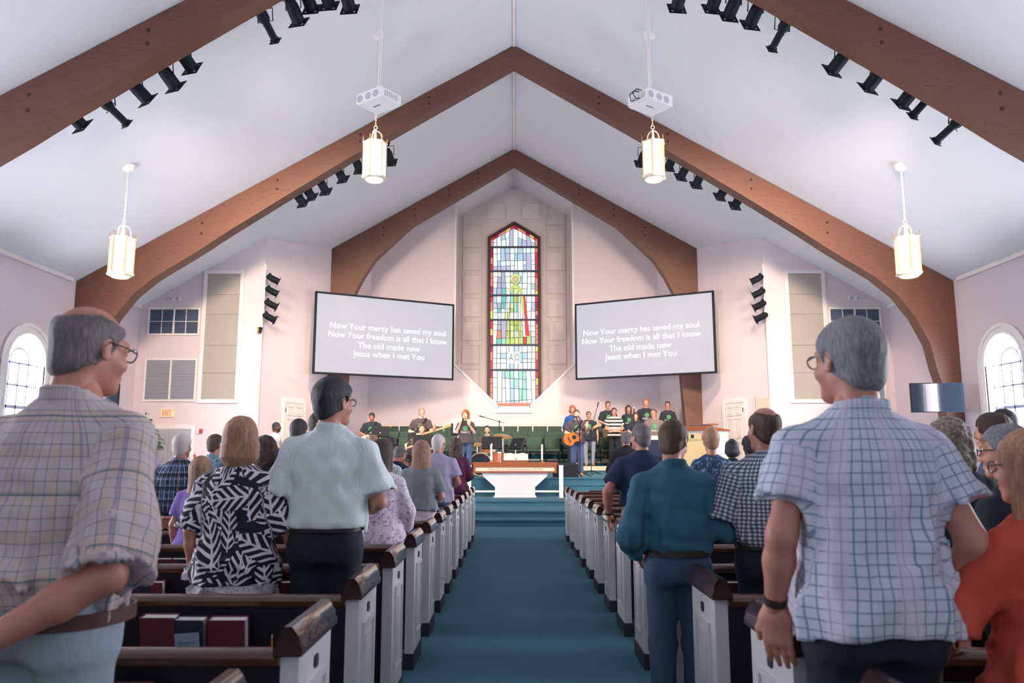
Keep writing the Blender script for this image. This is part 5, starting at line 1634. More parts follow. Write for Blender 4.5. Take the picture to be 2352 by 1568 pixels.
            vs, fs_ = [(0, zc)], []
            for ri in (1, 2, 3):
                for k in range(14): vs.append((R_ * ri / 3 * math.cos(2 * PI * k / 14), zc + R_ * ri / 3 * math.sin(2 * PI * k / 14)))
            for k in range(14):
                fs_.append((0, 1 + k, 1 + (k + 1) % 14))
                for ri in (0, 1): fs_.append((1 + ri * 14 + k, 1 + (ri + 1) * 14 + k, 1 + (ri + 1) * 14 + (k + 1) % 14, 1 + ri * 14 + (k + 1) % 14))
            proj(vs, fs_, LOGO_G, 'shirt_emblem')
            tv, tf = logo_text()
            # seen from the front the lettering must read left to right along -x
            proj([(-x_ * .25 * S, zc - .105 * S + z_ * .25 * S) for x_, z_ in tv], tf, LOGO_W, 'shirt_lettering')
    Mx = Matrix.Translation((X, Y, floor)) @ Matrix.Rotation(yaw, 4, 'Z') @ Matrix.Scale(S, 4)
    return dict(root=root, M=Mx, S=S, toB=toB, WR=WR, EL=EL, HD=HD)
LOGO_G = pm('print_green', '4a9466', .7); LOGO_W = pm('print_white', 'e6e6e6', .7)
def logo_text():
    if 'v' not in LOGO_MESH:
        cu = bpy.data.curves.new('tmp', 'FONT'); cu.body = 'PEARCY'; cu.align_x = 'CENTER'; cu.align_y = 'CENTER'; cu.resolution_u = 1
        o = bpy.data.objects.new('tmp', cu); COL.objects.link(o)
        bpy.context.view_layer.update()
        me = bpy.data.meshes.new_from_object(o.evaluated_get(bpy.context.evaluated_depsgraph_get()))
        vs = [(v.co.x, v.co.y) for v in me.vertices]
        wd = max(v[0] for v in vs) - min(v[0] for v in vs)
        LOGO_MESH['v'] = ([(x / wd, y / wd) for x, y in vs], [tuple(p.vertices) for p in me.polygons])
        bpy.data.objects.remove(o); bpy.data.curves.remove(cu); bpy.data.meshes.remove(me)
    return LOGO_MESH['v']
# ================================================================== THE CONGREGATION
GRID = cloth('shirt_window_check', 'cfd0e0', [('u', .0255, .0042, 0, '5f7f9e', .75), ('v', .029, .0042, 0, '5f7f9e', .75), ('u', .155, .05, .3, 'd8cbe0', .5)], bs=9, bump=.5)
CREAM = cloth('shirt_cream_plaid', 'c9bcbf', [('u', .05, .016, .2, 'cbb49c', .45), ('v', .1, .03, .1, 'c8a98e', .35), ('u', .028, .002, 0, '5b7486', .8), ('v', .03, .002, 0, '5b7486', .8), ('v', .2, .004, .3, '2f6672', .9), ('u', .19, .006, .6, '8a6f9c', .5)], bs=9, bump=.5)
NPLAID = cloth('shirt_navy_plaid', '26334f', [('u', .05, .009, 0, 'b9c6da', .75), ('v', .062, .012, .2, '8fa3c0', .55), ('u', .1, .02, .5, '5b6f92', .6), ('v', .124, .03, .55, '1b2236', .8), ('u', .3, .012, .3, 'd59a92', .5)])
GING = cloth('shirt_gingham', 'd5dae8', [('u', .021, .0105, 0, '1f2c4a', .72), ('v', .021, .0105, 0, '1f2c4a', .72)])
WSHIRT = cloth('shirt_white_stripe', 'e6edee', [('u', .009, .0025, 0, 'b9c8d0', .6)], bs=8, bump=.6)
PALM = palm_cloth('blouse_palm_print', '161b2b', 'ece2ee')
TEAL = cloth('shirt_teal', '2f6075', bs=9, bump=.5); NAVY = cloth('shirt_navy', '1c2b48'); LAV = cloth('shirt_lavender', 'a79dba', [('u', .012, .003, 0, '8d86a6', .5)])
MAROON = cloth('cardigan_maroon', '5a2140'); GREYT = cloth('tee_grey', '80858c', bs=40); BLACKT = cloth('tee_black', '182230'); SLATET = cloth('tee_slate', '4c5a72'); ORANGE = cloth('blouse_coral', 'c9503f', bs=9, bump=.5)
PURPLE = cloth('tee_purple', '8a72c0'); LILAC = cloth('blouse_lilac', 'bdb2d0', bs=20); LACE = blotch_cloth('lace_lilac', 'e2d8e4', 'b58fbb', 'd9cfe2', 30); DENLACE = blotch_cloth('denim_lace', '2c4668', '7f9cc0', '3d5a80', 26)
HAWAII = blotch_cloth('shirt_hawaiian', '7f9fb8', '3f6f8c', 'd9cbb8', 22); FLORAL = blotch_cloth('skirt_floral', 'd9cdd0', 'c9b3bc', 'b8628e', 18); ANIMAL = blotch_cloth('animal_print', 'd8dde0', '20303c', '2a3a48', 60); GREENF = blotch_cloth('green_floral', '1c2a34', '1c2a34', '3f9a62', 16)
SUIT = cloth('suit_black', '231f28'); STAGET = cloth('tee_band_dark', '252b3a'); STAGEB = cloth('tee_band_brown', '4c424a'); STRIPES = cloth('shirt_black_white_stripe', 'ddd6da', [('v', .105, .052, .1, '24232c', 1.0)]); BLUEB = cloth('blouse_blue', '1f4a8c')
JACKET = cloth('jacket_grey', '6e6462', bs=20); PWHITE = cloth('shirt_white', 'dcd6e4', bs=10); LJEAN = cloth('jeans_light', '8a93a6', bs=30); BJEAN = cloth('jeans_blue', '45577c', bs=30)
SPOT = blotch_cloth('white_spot', 'd9d3dc', 'd9d3dc', '30364a', 60); SLACK = cloth('jeans_pale', 'a9bccb', bs=30)
Pp = person
# --- left of the aisle
P_L1 = Pp('elderly man in cream plaid shirt, thinning hair and glasses, hands behind his back, far left', 150, 700, 2.15, yaw=-0.26, w=1.02, belly=1.12, skin='pink', hair=('bald', 'greybrown'), hyaw=-0.16, hpitch=-.12, arms=('behind', ((.30, -.15, 1.06), (.06, -.26, .9), (-.8, -.05, -.35), (-.2, 1, .1))), lean=.05,
   shirt=dict(mat=CREAM, sleeve='elbow', tuck=True, tuckz=.95, fit=.024, flare=.02, folds=.013), pants=SLACK, extras=('glasses', ('belt', LEATHER, .935, .036)), res=0, X=-1.25)
Pp('woman in black and white palm-leaf blouse with blonde bob', 560, 966, 4.04, sex='f', w=1.12, belly=1.1, skin='fair', hair=('bob', 'blond'), hyaw=-.1, arms=('down', ((.30, .02, 1.12), (.36, .16, .9), (.15, .6, -.7), (.6, .2, .7))),
   shirt=dict(mat=PALM, sleeve='elbow', hem=.83, fit=.03, folds=.009, collar=False, flare=.015, under=SPOT), pants=DARKN, extras=(('bracelet', 1),), res=0, X=-1.43)
Pp('man in white striped short-sleeved shirt and dark trousers, left of aisle', 762, 874, 4.06, w=0.98, belly=1.05, skin='pink', hair=('full', 'dark'), hyaw=-.55, arms=('front', 'front'), shirt=dict(mat=WSHIRT, sleeve='short', slen=.8, tuck=True, fit=.024, flare=.025, folds=.013), pants=DARKN, extras=('glasses', ('belt', SHOE)), res=0)
Pp('white-haired man in navy plaid shirt, hands clasped behind him', 418, 997, 6.8, w=1.1, belly=1.1, skin='pink', hair=('short', 'white'), arms=('behind', 'behind'), shirt=dict(mat=NPLAID, sleeve='short', slen=.85, tuck=True, fit=.024, flare=.02), pants=DARKN, extras=(('watch', -1, SHOE),), res=1)
Pp('girl in purple tee with long wavy brown hair', 462, 1052, 5.85, sex='f', w=.95, hair=('long', 'ash', .46), arms=('down', 'down'), shirt=dict(mat=PURPLE, sleeve='short', hem=.86, fit=.02, collar=False), pants=BJEAN, res=1)
Pp('man in blue floral shirt beyond the girl in purple', 494, 999, 8.6, hair=('short', 'brown'), hyaw=-.5, skin='pink', arms=('front', 'front'), shirt=dict(mat=HAWAII, sleeve='short', hem=.9), pants=DARKN, res=1)
Pp('woman with dark curly hair and green floral top behind the blonde bob', 611, 1007, 6.85, sex='f', hair=('curly', 'curlydark', .16), skin='tan', arms=('front', 'front'), shirt=dict(mat=GREENF, sleeve='elbow', hem=.86, fit=.024, collar=False), pants=DARKN, res=1)
Pp('tall dark-haired man in navy polo left of the white shirt', 686, 964, 7.75, w=1.1, skin='tan', hair=('short', 'dark'), hyaw=-.2, arms=('front', 'front'), shirt=dict(mat=NAVY, sleeve='short', hem=.9, fit=.022), pants=BJEAN, res=1)
Pp('brown-haired man half hidden behind the white striped shirt', 731, 949, 6.82, hair=('short', 'chest'), skin='pink', arms=('front', 'front'), shirt=dict(mat=SLATET, sleeve='short', hem=.9), pants=DARKN, res=1)
Pp('woman with long straight dark hair and lilac lace blouse', 875, 1013, 5.88, sex='f', w=1.02, hair=('long', 'chest', .36), skin='tan', hyaw=-.2, arms=('front', ((.27, .0, 1.13), (.25, .16, .98), (.0, .6, -.5), (1, .3, 0))), shirt=dict(mat=LACE, sleeve='long', hem=.84, fit=.026, collar=False), pants=DARKN, res=1)
Pp('woman with long sandy hair, grey tee and floral skirt', 968, 1014, 7.74, sex='f', hair=('long', 'ash', .38), skin='fair', arms=('down', 'front'), shirt=dict(mat=GREYT, sleeve='short', hem=.97, fit=.03, collar=False, slen=.8), skirt=dict(mat=FLORAL, hem=.3), res=1)
Pp('white-haired older man in lavender short-sleeved shirt', 1006, 999, 9.6, w=1.05, hair=('short', 'white'), skin='pink', hyaw=-.4, arms=('down', 'front'), shirt=dict(mat=LAV, sleeve='short', hem=.86, fit=.024), pants=BJEAN, extras=('glasses',), res=1)
Pp('woman with dark curly hair in maroon cardigan at the front pew', 1047, 1010, 12.37, sex='f', w=1.05, hair=('curly', 'curlydark', .28), arms=('front', 'front'), shirt=dict(mat=MAROON, sleeve='long', hem=.84, fit=.026, collar=False), skirt=dict(mat=DARKN, hem=.25), res=1)
Pp('woman with light brown hair seen just right of the white striped shirt', 857, 1002, 10.52, sex='f', hair=('mid', 'ash'), arms=('front', 'front'), shirt=dict(mat=SLATET, sleeve='short', hem=.86), pants=DARKN, res=1)
Pp('woman with brown hair behind the straight dark hair', 884, 1011, 8.67, sex='f', hair=('mid', 'auburn'), arms=('front', 'front'), shirt=dict(mat=ANIMAL, sleeve='elbow', hem=.86), pants=DARKN, res=1)
Pp('dark-haired man just left of the bowing bald man', 897, 1006, 11.45, hair=('full', 'dark'), skin='tan', arms=('front', 'front'), shirt=dict(mat=BLACKT, sleeve='short', hem=.88), pants=DARKN, res=1)
Pp('bald man in animal print collar bowing with clasped hands', 912, 1022, 9.6, hair=('horseshoe', 'greybrown'), skin='pink', hyaw=-.6, hpitch=-.5, arms=('high', 'high'), shirt=dict(mat=NAVY, sleeve='short', hem=.88), pants=DARKN, res=1)
Pp('person near the ficus mostly hidden by the cream plaid shirt', 327, 999, 10.52, hair=('short', 'brown'), skin='pink', hyaw=-.9, arms=('front', 'front'), shirt=dict(mat=LAV, sleeve='short', hem=.88), pants=DARKN, res=1)
# --- right of the aisle
Pp('bald man in black suit jacket near the front right', 1438, 989, 12.37, hair=('horseshoe', 'greybrown'), skin='pink', arms=('front', 'front'), shirt=dict(mat=SUIT, sleeve='long', hem=.78, fit=.024), pants=DARKN, res=1)
Pp('grey-haired man in navy polo resting a hand on the pew', 1473, 976, 6.8, w=1.08, belly=1.25, hair=('short', 'greybrown'), skin='pink', hyaw=.45, hpitch=.05, arms=(((.33, -.1, 1.14), (.3, .06, .92), (-.1, .5, -.8), (1, .2, .3)), 'front'), shirt=dict(mat=NAVY, sleeve='short', hem=.93, tuck=True, fit=.026), pants=cloth('trousers_stone', '9a908c'), extras=('glasses', ('watch', -1, SHOE)), res=1)
Pp('man in teal long-sleeved shirt and slate trousers leaning at the aisle', 1536, 993, 4.04, w=1.0, belly=1.1, hair=('short', 'brown'), skin='pink', hyaw=-.5, hpitch=-.2, arms=(((.27, -.06, 1.1), (.2, .1, .98), (-.3, .6, -.5), (1, .2, .2)), 'front'), lean=.12, shirt=dict(mat=TEAL, sleeve='long', tuck=True, fit=.018, folds=.012), pants=GREYP, extras=(('belt', SHOE),), res=0, X=.83, hgt=1.555)
Pp('woman with short tousled blonde hair and blue lace top', 1632, 987, 7.74, sex='f', hair=('full', 'blond'), skin='fair', arms=('front', 'front'), shirt=dict(mat=DENLACE, sleeve='cap', hem=.86, collar=False), pants=DARKN, res=1)
Pp('balding man in blue and white gingham shirt', 1757, 938, 4.04, w=1.06, belly=1.15, hair=('bald', 'brown'), skin='pink', hyaw=.25, arms=('front', 'front'), shirt=dict(mat=GING, sleeve='elbow', tuck=True, fit=.028, folds=.011), pants=DARKN, extras=(('belt', SHOE),), res=0)
Pp('grey-haired man in white window-check shirt, large at right', 1962, 737, 2.22, w=0.97, belly=1.05, skin='pink', hair=('short', 'grey'), hyaw=.3, arms=(((.25, -.04, 1.15), (.25, .05, .94), (-.08, .02, -1), (.55, -.85, 0)), ((.27, -.06, 1.13), (.25, .1, .92), (-.2, .5, -.8), (1, .2, .2))), shirt=dict(mat=GRID, sleeve='short', slen=.58, hem=.885, fit=.022, flare=.026, folds=.013, hemwave=.02), pants=DARKN, extras=('glasses', ('watch', -1, STRAP)), res=0, X=.985)
Pp('woman with curly grey-brown hair and black tee at right', 2178, 970, 4.04, sex='f', w=1.1, hair=('curly', 'curlygrey', .2), skin='fair', arms=('front', 'front'), shirt=dict(mat=BLACKT, sleeve='short', hem=.84, fit=.03, collar=False), pants=DARKN, res=0)
Pp('woman in profile with long dark hair and slate tee at right', 2283, 954, 4.95, sex='f', hair=('long', 'chest', .36), skin='fair', yaw=.75, hyaw=.35, arms=('down', 'front'), shirt=dict(mat=SLATET, sleeve='short', hem=.86, collar=False), pants=DARKN, res=0)
Pp('man with black hair just behind the dark-haired woman in profile', 2305, 945, 6.82, hair=('full', 'dark'), skin='tan', yaw=.3, arms=('front', 'front'), shirt=dict(mat=BLACKT, sleeve='short', hem=.88), pants=DARKN, res=1)
Pp('older person with grey curls and glasses in navy shirt at far right', 2318, 984, 3.1, sex='f', w=1.05, hair=('full', 'grey'), skin='fair', yaw=.35, hyaw=.4, arms=('wide', 'front'), shirt=dict(mat=BLACKT, sleeve='elbow', hem=.84, collar=False), pants=DARKN, extras=('glasses',), res=0)
Pp('blonde woman in coral blouse with a fist on the pew rail, far right', 2352, 998, 2.17, sex='f', w=1.05, belly=1.1, hair=('long', 'blond', .3), skin='fair', yaw=.25, hyaw=.25, curl=1.25, arms=(((.31, .1, 1.13), (.05, .30, 1.03), (-.25, .9, -.1), (.2, .1, 1)), 'down'), shirt=dict(mat=ORANGE, sleeve='elbow', hem=.82, fit=.024, collar=False, folds=.007), pants=SLACK, extras=('glasses',), res=0, X=1.45)
Pp('person with round black hair beyond the tousled blonde hair', 1681, 1013, 9.6, sex='f', hair=('mid', 'dark'), skin='brown', arms=('front', 'front'), shirt=dict(mat=NAVY, sleeve='short', hem=.86), pants=DARKN, res=1)
Pp('dark-haired person just left of the gingham shirt collar', 1722, 1003, 8.67, hair=('full', 'dark'), skin='brown', arms=('front', 'front'), shirt=dict(mat=BLACKT, sleeve='short', hem=.86), pants=DARKN, res=1)

# --- on the stage (facing us)
ST = .825
TEE = lambda m, **k: dict(dict(mat=m, sleeve='short', hem=.86, fit=.022, collar=False, slen=.75), **k)
def S_(label, px, ty, Y, fl, **k):
    d = dict(yaw=PI, res=2, face=True); d.update(k)
    return Pp(label, px, ty, Y, fl, **d)
P_pi = S_('seated pianist in white shirt with short beard, left of the stage', 634, 969, 19.6, ST, yaw=-PI / 2, skin='brown', hair=('buzz', 'dark'), arms=('lap', 'lap'), shirt=dict(mat=PWHITE, sleeve='short', hem=.88, fit=.024), pants=DARKN, sit=True, extras=(('beard', 'dark'),))
P_eg = S_('dark-haired guitarist in navy band tee with white electric guitar', 855, 947, 22.2, ST, w=1.08, skin='tan', hair=('short', 'dark'), hpitch=-.35, arms=('fret', 'strum'), shirt=TEE(STAGET), pants=DARKN, extras=(('logo',),))
P_bs = S_('grey-haired bass player in brown band tee', 968, 937, 21.3, ST, w=1.05, skin='pale', hair=('buzz', 'ash'), hyaw=.5, arms=('fret', 'strum'), shirt=TEE(STAGEB), pants=DARKN, extras=(('logo',), 'glasses'))
P_sg = S_('seated dark-haired guitarist looking over a music stand', 970, 974, 20.3, ST, skin='pale', hair=('short', 'brown'), arms=('lap', ((.27, .08, 1.15), (.36, .3, 1.12), (.2, .2, .9), (.6, .6, 0))), curl=1.1, shirt=TEE(STAGEB), pants=DARKN, sit=True)
P_si = S_('woman singer with long red-brown hair holding a microphone', 1070, 942, 19.75, ST, sex='f', w=1.05, skin='pale', hair=('long', 'red', .36), hyaw=-.15, arms=('high', ((.25, .08, 1.16), (.13, .2, 1.4), (-.1, .1, 1), (.2, .9, 0))), shirt=TEE(STAGEB, hem=.86), pants=BJEAN, mouth=True, curl=.9, extras=(('logo',),))
P_dr = S_('seated drummer with glasses and dark beard', 1119, 977, 21.9, ST, skin='pale', hair=('short', 'dark'), arms=('lap', 'lap'), shirt=TEE(STAGEB), pants=DARKN, sit=True, extras=(('beard', 'dark'), 'glasses', ('logo',)), curl=1.0)
P_ld = S_('lead singer with acoustic guitar and tan boots', 1324, 941, 20.35, ST, skin='pale', hair=('short', 'brown'), arms=(((.27, .08, 1.15), (.24, .3, 1.28), (.05, .3, 1), (-.2, -.9, .3)), 'strum'), curl=.35, shirt=TEE(STAGEB), pants=BJEAN, mouth=True, shoes=BOOT, extras=(('logo',), ('beard', 'brown')))
S_('woman with copper hair and blue top behind the lead singer', 1315, 932, 22.85, 1.05, sex='f', skin='fair', hair=('mid', 'red'), arms=('front', 'front'), shirt=TEE(BLUEB, sleeve='long'), pants=DARKN, mouth=True)
S_('singer in dark tee and ripped light jeans with tan boots', 1352, 945, 22.85, 1.05, sex='f', w=1.3, belly=1.2, skin='fair', hair=('short', 'brown'), hpitch=.1, arms=('down', 'down'), shirt=TEE(STAGET, hem=.8), pants=LJEAN, mouth=True, shoes=BOOT, extras=('glasses', ('logo',)))
S_('tall singer in dark band tee and khaki trousers', 1396, 922, 23.95, 1.25, skin='fair', hair=('short', 'chest'), arms=('folded', 'folded'), shirt=TEE(STAGET, hem=.94), pants=KHAKI, mouth=True, shoes=BOOT, extras=('glasses', ('logo',)))
S_('singer in black and white striped shirt', 1410, 937, 22.85, 1.05, w=1.05, skin='fair', hair=('short', 'chest'), arms=('folded', 'folded'), shirt=TEE(STRIPES, slen=.55), pants=DARKN, mouth=True, extras=('glasses',))
S_('singer with long brown hair and dark band tee in the upper row', 1443, 931, 23.95, 1.25, sex='f', skin='fair', hair=('long', 'chest', .3), arms=('down', 'down'), shirt=TEE(STAGET), pants=DARKN, mouth=True, extras=(('logo',),))
S_('short singer with dark hair beside the microphone stand', 1459, 947, 22.85, 1.05, sex='f', skin='pale', hair=('long', 'auburn', .26), arms=('front', 'front'), shirt=TEE(STAGET), pants=DARKN, extras=(('logo',),))
S_('tallest singer with ginger hair in dark band tee', 1483, 916, 23.95, 1.25, skin='fair', hair=('short', 'red'), arms=('down', 'down'), shirt=TEE(STAGET), pants=DARKN, mouth=True, extras=(('logo',),))
P_ky = S_('keyboard player in grey denim jacket and glasses', 1501, 939, 21.4, ST, skin='fair', hair=('short', 'brown'), hyaw=-.35, arms=('lap', 'lap'), shirt=dict(mat=JACKET, sleeve='long', hem=.88, fit=.03), pants=DARKN, extras=('glasses', ('logo',)))
S_('singer with dark ponytail and glasses at the right end of the choir', 1533, 922, 23.95, 1.25, sex='f', w=1.05, skin='fair', hair=('pony', 'dark', .2), hyaw=-.2, arms=('folded', 'folded'), shirt=TEE(STAGET, hem=.8), pants=BJEAN, mouth=True, extras=('glasses', ('watch', 1, SHOE), ('logo',)))

# ================================================================== INSTRUMENTS AND STAGE GEAR
def held(name, label, cat, P, loc, rot, scale=1.0):
    o = thing(name, label, cat)
    o.matrix_world = P['M'] @ Matrix.Translation(loc) @ Matrix.Rotation(rot[2], 4, 'Z') @ Matrix.Rotation(rot[1], 4, 'Y') @ Matrix.Rotation(rot[0], 4, 'X') @ Matrix.Scale(scale, 4)
    return o
def body_outline(n=36, ln=.24, wid=.19, waist=.72, cut=False):
    pts = []
    for k in range(n):
        a = 2 * PI * k / n
        x = ln * math.cos(a)
        r = wid * (1 if math.cos(a) > 0 else .78) * (waist + (1 - waist) * min(1, abs(math.cos(a) - .05) * 1.9))
        z = r * math.sin(a)
        if cut and x < -.12 and z > .04: z *= .35
        pts.append((x, z))
    return pts
def guitar(P, label, bodymat, loc, rot, acoustic=False, neck=.62):
    """body at the origin in the x-z plane, neck along -x, face to +y"""
    o = held('guitar', label, 'guitar', P, loc, rot)
    th = .1 if acoustic else .045
    b = MB().prism(body_outline(ln=.25 if acoustic else .2, wid=.2 if acoustic else .16, cut=not acoustic or True), 'y', -th / 2, th / 2).build('guitar_body', bodymat, o)
    MB().box((-neck, th / 2 - .01, -.025), (-.15, th / 2 + .016, .025)).build('neck', M['rail_wood'] if acoustic else pm('maple_neck', 'd9b57a', .4), o)
    MB().prism([(-neck - .16, -.03), (-neck, -.025), (-neck, .025), (-neck - .16, .045)], 'y', th / 2 - .01, th / 2 + .008).build('headstock', pm('headstock_wood', 'c99a5a', .4), o)
    MB().box((.09, th / 2, -.07), (.12, th / 2 + .012, .07)).build('bridge', M['dark_wood'], o)
    if acoustic:
        MB().cyl((-.04, th / 2, 0), (-.04, th / 2 + .003, 0), .055, n=18).build('sound_hole', M['black'], o)
    else:
        for x_ in (-.05, .03): MB().box((x_, th / 2, -.045), (x_ + .03, th / 2 + .01, .045)).build('pickup', M['black'], o)
        MB().prism([(-.1, -.09), (.12, -.12), (.14, -.03), (-.02, -.02)], 'y', th / 2, th / 2 + .004).build('pick_guard', M['white_plastic'], o)
    for k in range(6): 
        z = -.015 + .006 * k
        if k in (0, 5): MB().cyl((.1, th / 2 + .02, z), (-neck, th / 2 + .02, z * .8), .0012, n=4).build('string', M['chrome'], o)
    return o
guitar(P_ld, 'orange acoustic guitar held by the lead singer', wood('guitar_spruce', 'c9762c', 'a8561c', rough=.25, coat=.6), (.13, .26, 1.0), (0, .45, 0), True, .6)
guitar(P_eg, 'white electric guitar of the dark-haired guitarist', pm('guitar_cream', 'e2d9c8', .3, coat=.5), (.1, .24, .98), (0, .5, 0))
guitar(P_bs, 'pale bass guitar with a long neck pointing right', pm('bass_black', '2a2a32', .3), (.12, .24, 1.0), (0, .3, 0), False, .85)
guitar(P_sg, 'dark guitar of the seated guitarist behind the music stand', pm('guitar_dark', '33262a', .3), (.1, .3, .64), (0, .3, 0))
for P, z in ((P_ld, 1.0), (P_bs, 1.0), (P_eg, 1.0)):
    o = held('guitar_strap', 'dark strap over the shoulder of the %s' % {id(P_ld): 'lead singer', id(P_bs): 'bass player', id(P_eg): 'dark-haired guitarist'}[id(P)], 'strap', P, (0, 0, 0), (0, 0, 0))
    pts = [(.2, .2, 1.0), (.1, .175, 1.15), (-.04, .165, 1.3), (-.12, .11, 1.42), (-.14, .0, 1.485), (-.1, -.13, 1.38), (.05, -.17, 1.2)]
    m = MB(); vs, fs = [], []
    for p in pts:
        for dx in (-.022, .022): vs.append((p[0] + dx, p[1], p[2] + dx * .5)); vs.append((p[0] + dx, p[1] - .006, p[2] + dx * .5))
    for k in range(len(pts) - 1):
        a = 4 * k
        fs += [(a, a + 2, a + 6, a + 4), (a + 1, a + 5, a + 7, a + 3), (a, a + 4, a + 5, a + 1), (a + 2, a + 3, a + 7, a + 6)]
    fs += [(0, 1, 3, 2), (len(vs) - 4, len(vs) - 2, len(vs) - 1, len(vs) - 3)]
    m.add(vs, fs).build('webbing', M['black_soft'], o)
mic = held('microphone', 'black handheld microphone at the woman singer\'s mouth', 'microphone', P_si, (.085, .2, 1.5), (0, 0, 0))
MB().cyl((0, .03, -.12), (-.03, 0, .03), .012, .018, 10).build('handle', M['black'], mic); MB().lathe([(.004, -.03), (.022, -.015), (.026, .005), (.018, .025), (.003, .032)], 12, (-.035, -.005, .05)).build('grille', M['grey_plastic'], mic, smooth=True)

def mic_stand(label, x, y, z0, h, boom=None, px=None):
    o = thing('microphone_stand', label, 'stand', (x, y, z0), group='microphone stands')
    for k in range(3):
        a = .5 + 2 * PI * k / 3
        MB().tube([(0, 0, .12), (.32 * math.cos(a), .32 * math.sin(a), .012)], .011, 6).build('leg', M['black'], o)
    MB().cyl((0, 0, .08), (0, 0, h), .011, n=8).build('pole', M['black'], o)
    e = Vector((0, 0, h))
    if boom:
        e = Vector(boom); b0 = Vector((0, 0, h)) - (e - Vector((0, 0, h))) * .25
        MB().cyl(b0, e, .008, n=6).build('boom_arm', M['black'], o); MB().lathe([(.02, -.02), (.025, 0), (.02, .02)], 8, (0, 0, h)).build('clutch', M['black'], o)
        d = (e - Vector((0, 0, h))).normalized()
    else: d = Vector((0, -.6, .8))
    MB().cyl(e - d * .1, e + d * .06, .012, .017, 8).build('microphone', M['black'], o)
    MB().lathe([(.004, -.028), (.022, -.012), (.024, .006), (.004, .03)], 10, tuple(e + d * .08)).build('grille', M['grey_plastic'], o)
    return o
pb = at(1332, 1089, 20.1); pt = at(1331, 962, 20.1)
mic_stand('black microphone stand of the lead singer', pb.x, 20.0, ST, 1.28, (-.06, .16, 1.5))
p = at(1372, 938, 22.2); mic_stand('boom microphone stand between ripped jeans and khaki trousers', at(1358, 1050, 21.9).x, 21.9, ST, 1.25, (.25, .3, 2.0))
p = at(1456, 938, 22.3); mic_stand('straight microphone stand before the short dark-haired singer', p.x, 22.3, ST, p.z - ST - .05)
p0 = at(1147, 968, 22.25); p1 = at(1106, 956, 22.25)
mic_stand('overhead boom microphone stand above the drum kit', p0.x, 22.25, ST, p0.z - ST, (p1.x - p0.x, 0, p1.z - ST))
def music_stand(label, px, py, Y, z0, tilt, rz, w=.5):
    p = at(px, py, Y)
    o = thing('music_stand', label, 'stand', (p.x, Y, z0), rz, 'music stands')
    h = p.z - z0
    R = Matrix.Translation((0, 0, h)) @ Matrix.Rotation(tilt, 4, 'X')
    MB().box((-w / 2, -.01, -.16), (w / 2, .0, .16), R).build('desk', M['black'], o); MB().box((-w / 2, -.05, -.165), (w / 2, .0, -.155), R).build('ledge', M['black'], o)
    MB().cyl((0, .02, .05), (0, .02, h - .02), .013, n=8).build('pole', M['chrome'], o)
    for k in range(3):
        a = .3 + 2 * PI * k / 3
        MB().tube([(0, .02, .1), (.25 * math.cos(a), .02 + .25 * math.sin(a), .012)], .01, 6).build('leg', M['black'], o)
    return o
music_stand('black music stand in front of the dark-haired guitarist', 874, 990, 21.3, ST, .5, PI)
music_stand('black music stand in front of the seated guitarist', 972, 1012, 19.55, ST, .35, PI)
music_stand('black music stand before the drum kit', 1130, 1016, 19.75, ST, .35, PI, .52)
music_stand('tilted black music stand between drum kit and green chairs', 1186, 1018, 20.4, ST, .5, PI - .9, .5)
ms = music_stand('music stand with white sheet music beside the woman singer', 1053, 985, 20.6, ST, .35, PI, .4)
sh = thing('sheet_music', 'white sheet music on the stand beside the woman singer', 'paper', (at(1051, 985, 20.6).x, 20.53, at(1051, 980, 20.6).z))
MB().box((-.11, -.004, -.16), (.11, 0, .2)).build('sheet', M['paper'], sh)
m = MB()
for k in range(6): m.box((-.09, -.006, -.12 + k * .045), (.09, -.004, -.11 + k * .045))
tag(m.build('staves', M['grey_plastic'], sh), kind='stuff')

# drum kit: each drum and cymbal stands on its own
def drum(label, px, py, Y, r, d, tilt, shell, name='drum', zc=None):
    p = at(px, py, Y)
    o = thing(name, label, 'drum', (p.x, Y, p.z if zc is None else zc), group='drum kit')
    R = Matrix.Rotation(tilt, 4, 'X')
    MB().cyl((0, 0, -d / 2), (0, 0, d / 2), r, n=28, M=R).build('shell', shell, o, smooth=True)
    for s in (-1, 1):
        MB().lathe([(r * .97, s * d / 2 - .012), (r + .014, s * d / 2 - .012), (r + .014, s * d / 2 + .012), (r * .97, s * d / 2 + .012)], 28, M=R, loop=True).build('hoop', M['chrome'] if name != 'bass_drum' else pm('hoop_cream', 'd9c8a4', .4), o)
        MB().cyl((0, 0, s * (d / 2 + .002)), (0, 0, s * (d / 2 + .006)), r * .96, n=28, M=R).build('drum_head', M['paper'] if name != 'bass_drum' else pm('drum_skin_dark', '2a303c', .35), o)
    for k in range(6):
        a = 2 * PI * k / 6
        MB().cyl((math.cos(a) * (r + .015), math.sin(a) * (r + .015), -d / 2), (math.cos(a) * (r + .015), math.sin(a) * (r + .015), d / 2), .006, n=5, M=R).build('lug', M['chrome'], o)
    return o
copper = pm('shell_copper', 'b8683f', .3, coat=.5)
bd = at(1104, 1058, 20.55)
o = drum('bass drum with dark head and cream hoop', 1104, 1058, 20.55, .29, .4, PI / 2, pm('shell_cream', 'd9c7a2', .35), 'bass_drum', ST + .31)
for s in (-1, 1): MB().tube([(s * .27, -.1, -.1), (s * .34, -.2, -.31)], .01).build('spur', M['chrome'], o)
o = drum('copper rack tom above the bass drum', 1119, 1029, 20.75, .15, .2, .25, copper, 'tom_drum')
MB().cyl((0, 0, -.1), (0.02, .02, -.3), .012, n=6).build('mount', M['chrome'], o)
o = drum('copper floor tom right of the bass drum', 1140, 1045, 20.9, .19, .34, 0, copper, 'floor_tom', ST + .45)
